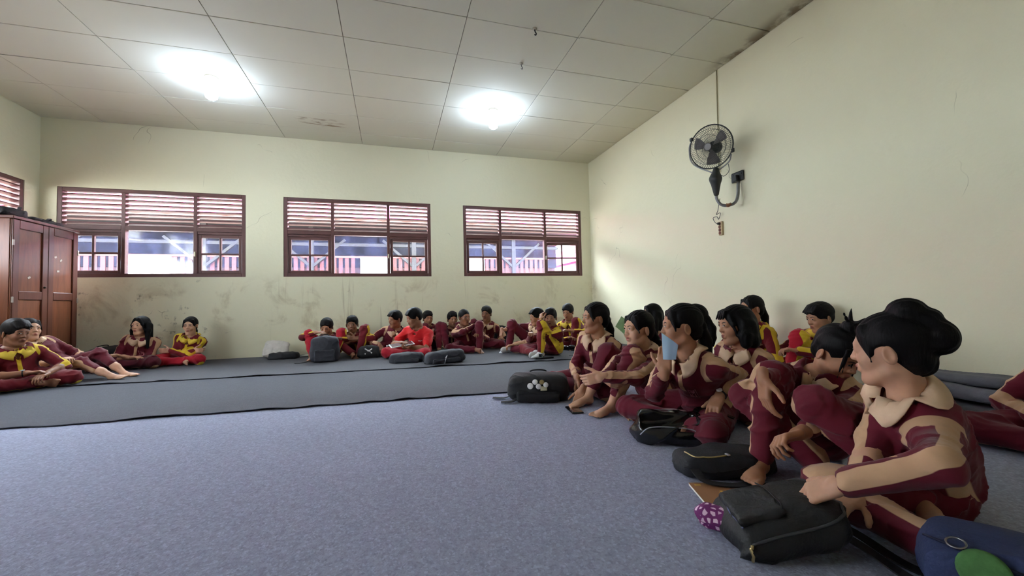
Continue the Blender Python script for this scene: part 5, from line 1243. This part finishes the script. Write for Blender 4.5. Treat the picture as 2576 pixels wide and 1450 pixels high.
# --- back wall, middle row
person('smile', 'person in maroon and tan sitting upright beside the black bag at the wall', (1.40, 6.28), 250, A_(1224, 790, 6.18), (236, 0, 0), s=.97, girl=False, hair='boy2', skin=2, hs=.97,
       legs={-1: ((.05, .22, .06), (-.6, .3, .05)), 1: ((.10, .34, .045), (.16, .2, .9))}, arms={1: dict(w=(.18, .24, .14), e=(.4, -.05, .2)), -1: dict(w=(-.20, .02, .10), e=(-.3, -.2, .25))}, sleeve=(.98, .85))
person('buzz', 'person in maroon and tan gripping an upper arm, bare feet forward, behind the pale-strap bag', (1.08, 5.98), 272, A_(1168, 799, 5.92), (292, 0, 0), s=.96, girl=False, hair='buzz', skin=2, hs=.99,
       legs={1: ((-.02, .44, .05), (.5, .25, .10)), -1: ((-.10, .38, .045), (-.18, .2, .9))}, arms={1: dict(w=(-.07, .20, .40), e=(.36, .12, .22), d=(-.9, .1, .1), n=(0, -1, 0)), -1: dict(w=(-.14, .26, .26))}, sleeve=(1, 1))
person('behindbuzz', 'person in maroon and tan half hidden behind the one gripping an arm', (.90, 6.36), 262, A_(1138, 804, 6.26), (278, 0, 0), s=.93, girl=False, hair='boy2', skin=1, hs=.98,
       legs={1: ((.08, .42, .05), (.2, .25, .7)), -1: ((-.08, .40, .045), (-.18, .2, .8))}, arms={1: dict(w=(.22, .12, .28), e=(.5, -.1, .2))})
person('peek', 'person peeking out from behind the red T-shirt, back to the wall', (.58, 6.40), 270, A_(1076, 802, 6.28), (285, 0, 0), s=.93, girl=False, hair='boy2', skin=1, hs=.94, legs='up')
person('redshirt', 'person in bright red T-shirt and crimson trousers with a tablet on the lap', (.36, 5.66), 238, A_(1042, 800, 5.52), (196, -12, 0), s=1.0, girl=False, acc='red', shirt='red', pants='redpants', hair='boy', skin=2, hs=1.02,
       arms={1: dict(w=(.10, .30, .22), e=(.4, 0, .25)), -1: dict(w=(-.02, .34, .17), e=(-.4, .1, .2), d=(-.1, 1, -.1), n=(0, 0, 1), hand=dict(curl=30))}, sleeve=(.32, .32), collar=False)
person('sideboy', 'person in maroon top with tan sleeves, wrists on knees, beside the red T-shirt', (.0, 6.10), 268, A_(994, 804, 6.0), (218, -3, 0), s=1.0, girl=False, hair='boy', skin=2, hs=1.0,
       arms={1: dict(w=(.15, .30, .17), e=(.42, .05, .22), d=(-.3, .5, -.8)), -1: dict(w=(-.13, .30, .17), e=(-.42, .05, .22), d=(.2, .5, -.8))}, sleeve=(.92, .92))
person('gesture', 'person with yellow collar holding both hands together in front of the chest', (-.46, 6.22), 262, A_(886, 817, 6.1), (266, -3, 0), s=.95, girl=False, hair='boy2', skin=2, acc='yellow', hs=.99,
       legs={1: ((.0, .40, .05), (.30, .3, .3)), -1: ((-.08, .38, .045), (-.2, .2, .7))}, arms={1: dict(w=(.04, .30, .26), e=(.35, .05, .15), d=(-.8, .3, .2), n=(0, -1, 0)), -1: dict(w=(-.02, .32, .28), e=(-.4, .1, .3), d=(.8, .2, .2), n=(0, -1, 0))}, sleeve=(.8, .85))
person('bagboy', 'person with yellow sleeves and red knees up behind the grey backpack, looking down', (-.84, 6.22), 268, A_(822, 824, 6.08), (262, -14, 0), s=.94, girl=False, hair='boy', skin=1, acc='yellow', legs={1: ((.15, .44, .045), (.32, .3, .55)), -1: ((-.13, .44, .045), (-.26, .3, .55))}, pants='redyellow', hs=1.0,
       arms={1: dict(w=(.12, .34, .40), e=(.5, .1, .25), d=(-.8, .3, .0), n=(0, -.2, -1)), -1: dict(w=(-.2, .36, .30), e=(-.5, .1, .2))}, sleeve=(.92, .95))
# --- back wall, left
person('crossedarms', 'person with yellow collar and folded arms cross-legged against the back wall', (-2.60, 6.36), 274, A_(479, 820, 6.26), (272, -2, 0), s=.92, hair='pony', skin=0, acc='yellow', hs=.96, pants='redyellow',
       arms={1: dict(w=(-.12, .17, .20), e=(.36, .06, .16), d=(-1, .1, 0), n=(0, -1, 0)), -1: dict(w=(.12, .20, .225), e=(-.36, .06, .16), d=(1, .1, 0), n=(0, -1, 0))})
person('longhair', 'person in short-sleeved maroon and tan top, hands in lap, by the slumped backpack', (-3.08, 6.26), 278, A_(354, 820, 6.18), (258, 3, 0), s=1.0, hair='long', skin=0, acc='tan', hs=.98, pants='darktan',
       feet={1: dict(sock=1, d=(-.9, .4, 0)), -1: dict(sock=1, d=(.9, .4, 0))}, arms={1: dict(w=(-.02, .24, .15)), -1: dict(w=(.04, .26, .17))}, sleeve=(.55, .60))
person('leaner', 'person in maroon reclining against the wooden cabinet, bare legs stretched out', (-3.40, 5.52), 338, A_(74, 830, 5.42), (330, 8, 0), s=.97, hair='pony', skin=0, hs=.98, hairm=M_HAIR2,
       legs={1: ((.06, .72, .028), (.12, .35, .5)), -1: ((-.10, .68, .028), (-.08, .3, .6))}, calf=(.50, .50), arms={1: dict(w=(.16, .24, .24), e=(.35, 0, .2), d=(.1, 1, .25), n=(0, 0, -1)), -1: dict(w=(-.1, .2, .2))}, sleeve=(.75, .8))
person('yellowleft', 'person with yellow collar sitting cross-legged at the left edge of the picture', (-3.40, 5.02), 318, A_(40, 838, 4.96), (335, -6, 0), s=1.0, girl=False, hair='boy', skin=2, acc='yellow', hs=1.02, hairm=M_HAIR2,
       calf=(.8, .8), arms={1: dict(w=(.02, .30, .17), e=(.4, .05, .2)), -1: dict(w=(-.10, .32, .15), e=(-.42, .05, .2))}, sleeve=(.55, .70))
# ------------------------------------------------------------------ things held or worn
def sheet(name, label, cat, corners, m, th=.0012, curve=.01):
    c = [V3(p) for p in corners]; o0 = sum(c)/4; n = nrm(np.cross(c[1]-c[0], c[3]-c[0])); bm = bmesh.new(); N_ = 8; T = []; Bm = []
    for i in range(N_+1):
        for j in range(N_+1):
            a, b = i/N_, j/N_; p = c[0]*(1-a)*(1-b)+c[1]*a*(1-b)+c[2]*a*b+c[3]*(1-a)*b+n*curve*math.sin(math.pi*a); T.append(bm.verts.new(p-o0+n*th)); Bm.append(bm.verts.new(p-o0))
    k = N_+1
    for i in range(N_):
        for j in range(N_):
            q = (i*k+j, (i+1)*k+j, (i+1)*k+j+1, i*k+j+1)
            bm.faces.new([T[x] for x in q]).smooth = True; bm.faces.new([Bm[x] for x in q[::-1]]).smooth = True
    o = obj(name, bm, m); o.location = o0; tag(o, label, cat); return o
def paper_mat(name, rgb):
    m = mat(name, rgb, .6, .04); n = m.node_tree; p = n.nodes['Principled BSDF']; o = n.nodes['Material Output']
    t = n.nodes.new('ShaderNodeBsdfTranslucent'); t.inputs[0].default_value = lin(rgb)+(1,); x = n.nodes.new('ShaderNodeMixShader'); x.inputs[0].default_value = .5
    n.links.new(p.outputs[0], x.inputs[1]); n.links.new(t.outputs[0], x.inputs[2]); n.links.new(x.outputs[0], o.inputs[0]); return m
hp = PEOPLE['paper']; W_ = hp['A'][1][2]
sheet('paper_sheet', 'light blue sheet of paper held before a person\'s mouth', 'paper', (A_(1668, 905, 1.60), A_(1700, 905, 1.58), A_(1706, 868, 1.57), A_(1664, 838, 1.60)), paper_mat('light_blue_paper', (205, 230, 248)))
sheet('paper_sheet', 'pale green sheet raised in front of the right wall', 'paper', (A_(1548, 822, 3.66), A_(1574, 846, 3.66), A_(1590, 818, 3.66), A_(1563, 796, 3.66)), paper_mat('pale_green_paper', (176, 204, 164)))
# tablet / board on the red boy's lap
r8 = PEOPLE['redshirt']; c8 = r8['Lw']((.06, .36, .205)); tb = empty('tablet', tuple(c8)); tb.rotation_euler = (math.radians(8), math.radians(-6), math.radians(10)); tag(tb, 'dark tablet with pale edge lying on the lap below the red T-shirt', 'tablet')
bm = bmesh.new(); box(bm, (0, 0, 0), (.30, .18, .010), bev=.003); obj('tablet_case', bm, mat('pale_case', (205, 205, 200), .5, .05), tb); bm = bmesh.new(); box(bm, (0, 0, .006), (.27, .155, .002)); obj('screen', bm, mat('tablet_screen', (80, 60, 62), .25, .1), tb)
# watches
def watch(key, sg, label, m, m2):
    r = PEOPLE[key]; E_, W2 = r['A'][sg][1], r['A'][sg][2]; ax = nrm(W2-E_); c = W2-ax*.022; rr = .0275*r['s']; o1 = perp((0, 0, 1), ax); o2 = np.cross(ax, o1)
    bm = bmesh.new(); tube(bm, [tuple(c+(o1*math.cos(a)+o2*math.sin(a))*rr-r['O']) for a in (2*math.pi*k/20 for k in range(20))], .0045, 8, closed=True); obj('watch_strap', bm, m, r['t'])
    bm = bmesh.new(); lathe(bm, [(0, 0), (.014, 0), (.014, .006), (0, .007)], 18); o = obj('watch_face', bm, m2, r['t']); o.location = c+o1*rr-r['O']; o.rotation_euler = Vector(o1).to_track_quat('Z', 'Y').to_euler()
watch('paper', -1, '', M_STRAP, MW2); watch('yellowleft', 1, '', M_STRAP, MW2)
# chest badge: outlined shield panel printed on the shirt
def badge(key, dx, dz, w_, h_, m):
    r = PEOPLE[key]; N_, Rc_, s = r['N'], r['Rc'], r['s']
    def pt(x, z): return N_+Rc_[:, 0]*(dx+x)+Rc_[:, 2]*(dz+z)+Rc_[:, 1]*.16
    def quad(x0, x1, z0, z1, nx=4, nz=3): return [pt(x0+(x1-x0)*i/(nx-1), z0+(z1-z0)*j/(nz-1)) for i in range(nx) for j in range(nz)]
    shapes = [(-w_, w_, h_-.003, h_), (-w_, w_, -h_, -h_+.003), (-w_, -w_+.003, -h_, h_), (w_-.003, w_, -h_, h_), (-w_*.72, w_*.72, -h_*.85, -h_*.62), (-w_*.5, -w_*.3, -h_*.5, h_*.1), (w_*.3, w_*.5, -h_*.5, h_*.1), (-w_*.45, w_*.45, h_*.55, h_*.78), (-w_*.6, w_*.6, h_*.2, h_*.42), (-w_*.1, w_*.1, -h_*.3, h_*.3)]
    V_, Q_ = [], []
    for sh in shapes:
        b0 = len(V_); V_ += quad(*sh); Q_ += [(b0+i*3+j, b0+(i+1)*3+j, b0+(i+1)*3+j+1, b0+i*3+j+1) for i in range(3) for j in range(2)]
    V_ = conform(r['SP'], np.array(V_), .0045, r['wrs'], 8)
    me = bpy.data.meshes.new('chest_badge'); me.from_pydata([tuple(v_) for v_ in V_-r['O']], [], Q_); me.materials.append(m); o = bpy.data.objects.new('chest_badge', me); o.parent = r['t']; link(o)
M_BADGE = mat('pink_print', (186, 116, 130), .8, .1)
for key, dx, dz, w_, h_ in (('paper', -.062, -.155, .026, .032), ('longhair', -.06, -.13, .02, .026), ('smile', -.07, -.14, .02, .026), ('bun', -.066, -.155, .026, .030)): badge(key, dx, dz, w_, h_, M_BADGE)
def chest_text(key, txt, dx, dz, size, m, parent_name='lettering', seg=None, side=0., flip=False):
    """lettering pressed onto the cloth: on the chest, or along a trouser segment"""
    cu = bpy.data.curves.new('t', 'FONT'); cu.body = txt; cu.size = size; cu.align_x = 'CENTER'; cu.align_y = 'CENTER'; cu.resolution_u = 2
    to = bpy.data.objects.new('t', cu); link(to); dg = bpy.context.evaluated_depsgraph_get(); me = bpy.data.meshes.new_from_object(to.evaluated_get(dg)); bpy.data.objects.remove(to)
    bm = bmesh.new(); bm.from_mesh(me); bmesh.ops.triangulate(bm, faces=bm.faces[:]); bmesh.ops.subdivide_edges(bm, edges=[e for e in bm.edges if e.calc_length() > .012], cuts=1); bm.to_mesh(me); bm.free()
    V_ = np.array([tuple(q.co) for q in me.vertices]); r = PEOPLE[key]
    if seg is None: W2 = r['N']+np.outer(dx-V_[:, 0], r['Rc'][:, 0])+np.outer(V_[:, 1]+dz, r['Rc'][:, 2])+r['Rc'][:, 1]*.15; W2 = conform(r['SP'], W2, .0045, r['wrs'], 8)
    else:
        a, b, o_, rr = r['seg'][seg]; ax = nrm(b-a)*(-1 if flip else 1); od = perp(o_, ax); up_ = np.cross(od, ax); c = a+(b-a)*dx
        W2 = c+np.outer(V_[:, 0], ax)+np.outer(V_[:, 1], up_)+od*(rr+.01); W2 = conform(r['TP'], W2, .0045, r['wrt'], 8)
    me.vertices.foreach_set('co', (W2-r['O']).astype(f32).ravel()); me.materials.clear(); me.materials.append(m); o = bpy.data.objects.new(parent_name, me); o.parent = r['t']; link(o)
M_INK = mat('dark_brown_ink', (70, 44, 34), .8, .05)
chest_text('hug', 'KARYA', .45, 0, .036, M_INK, seg=2); chest_text('hug', 'OTN', .55, 0, .034, M_INK, seg=3)
chest_text('facehand', 'YAONS PAR', .5, 0, .034, M_INK, seg=2); chest_text('facehand', 'SB', .5, 0, .042, M_INK, seg=3)
chest_text('redshirt', 'PTB', -.075, -.10, .026, M_WHP)
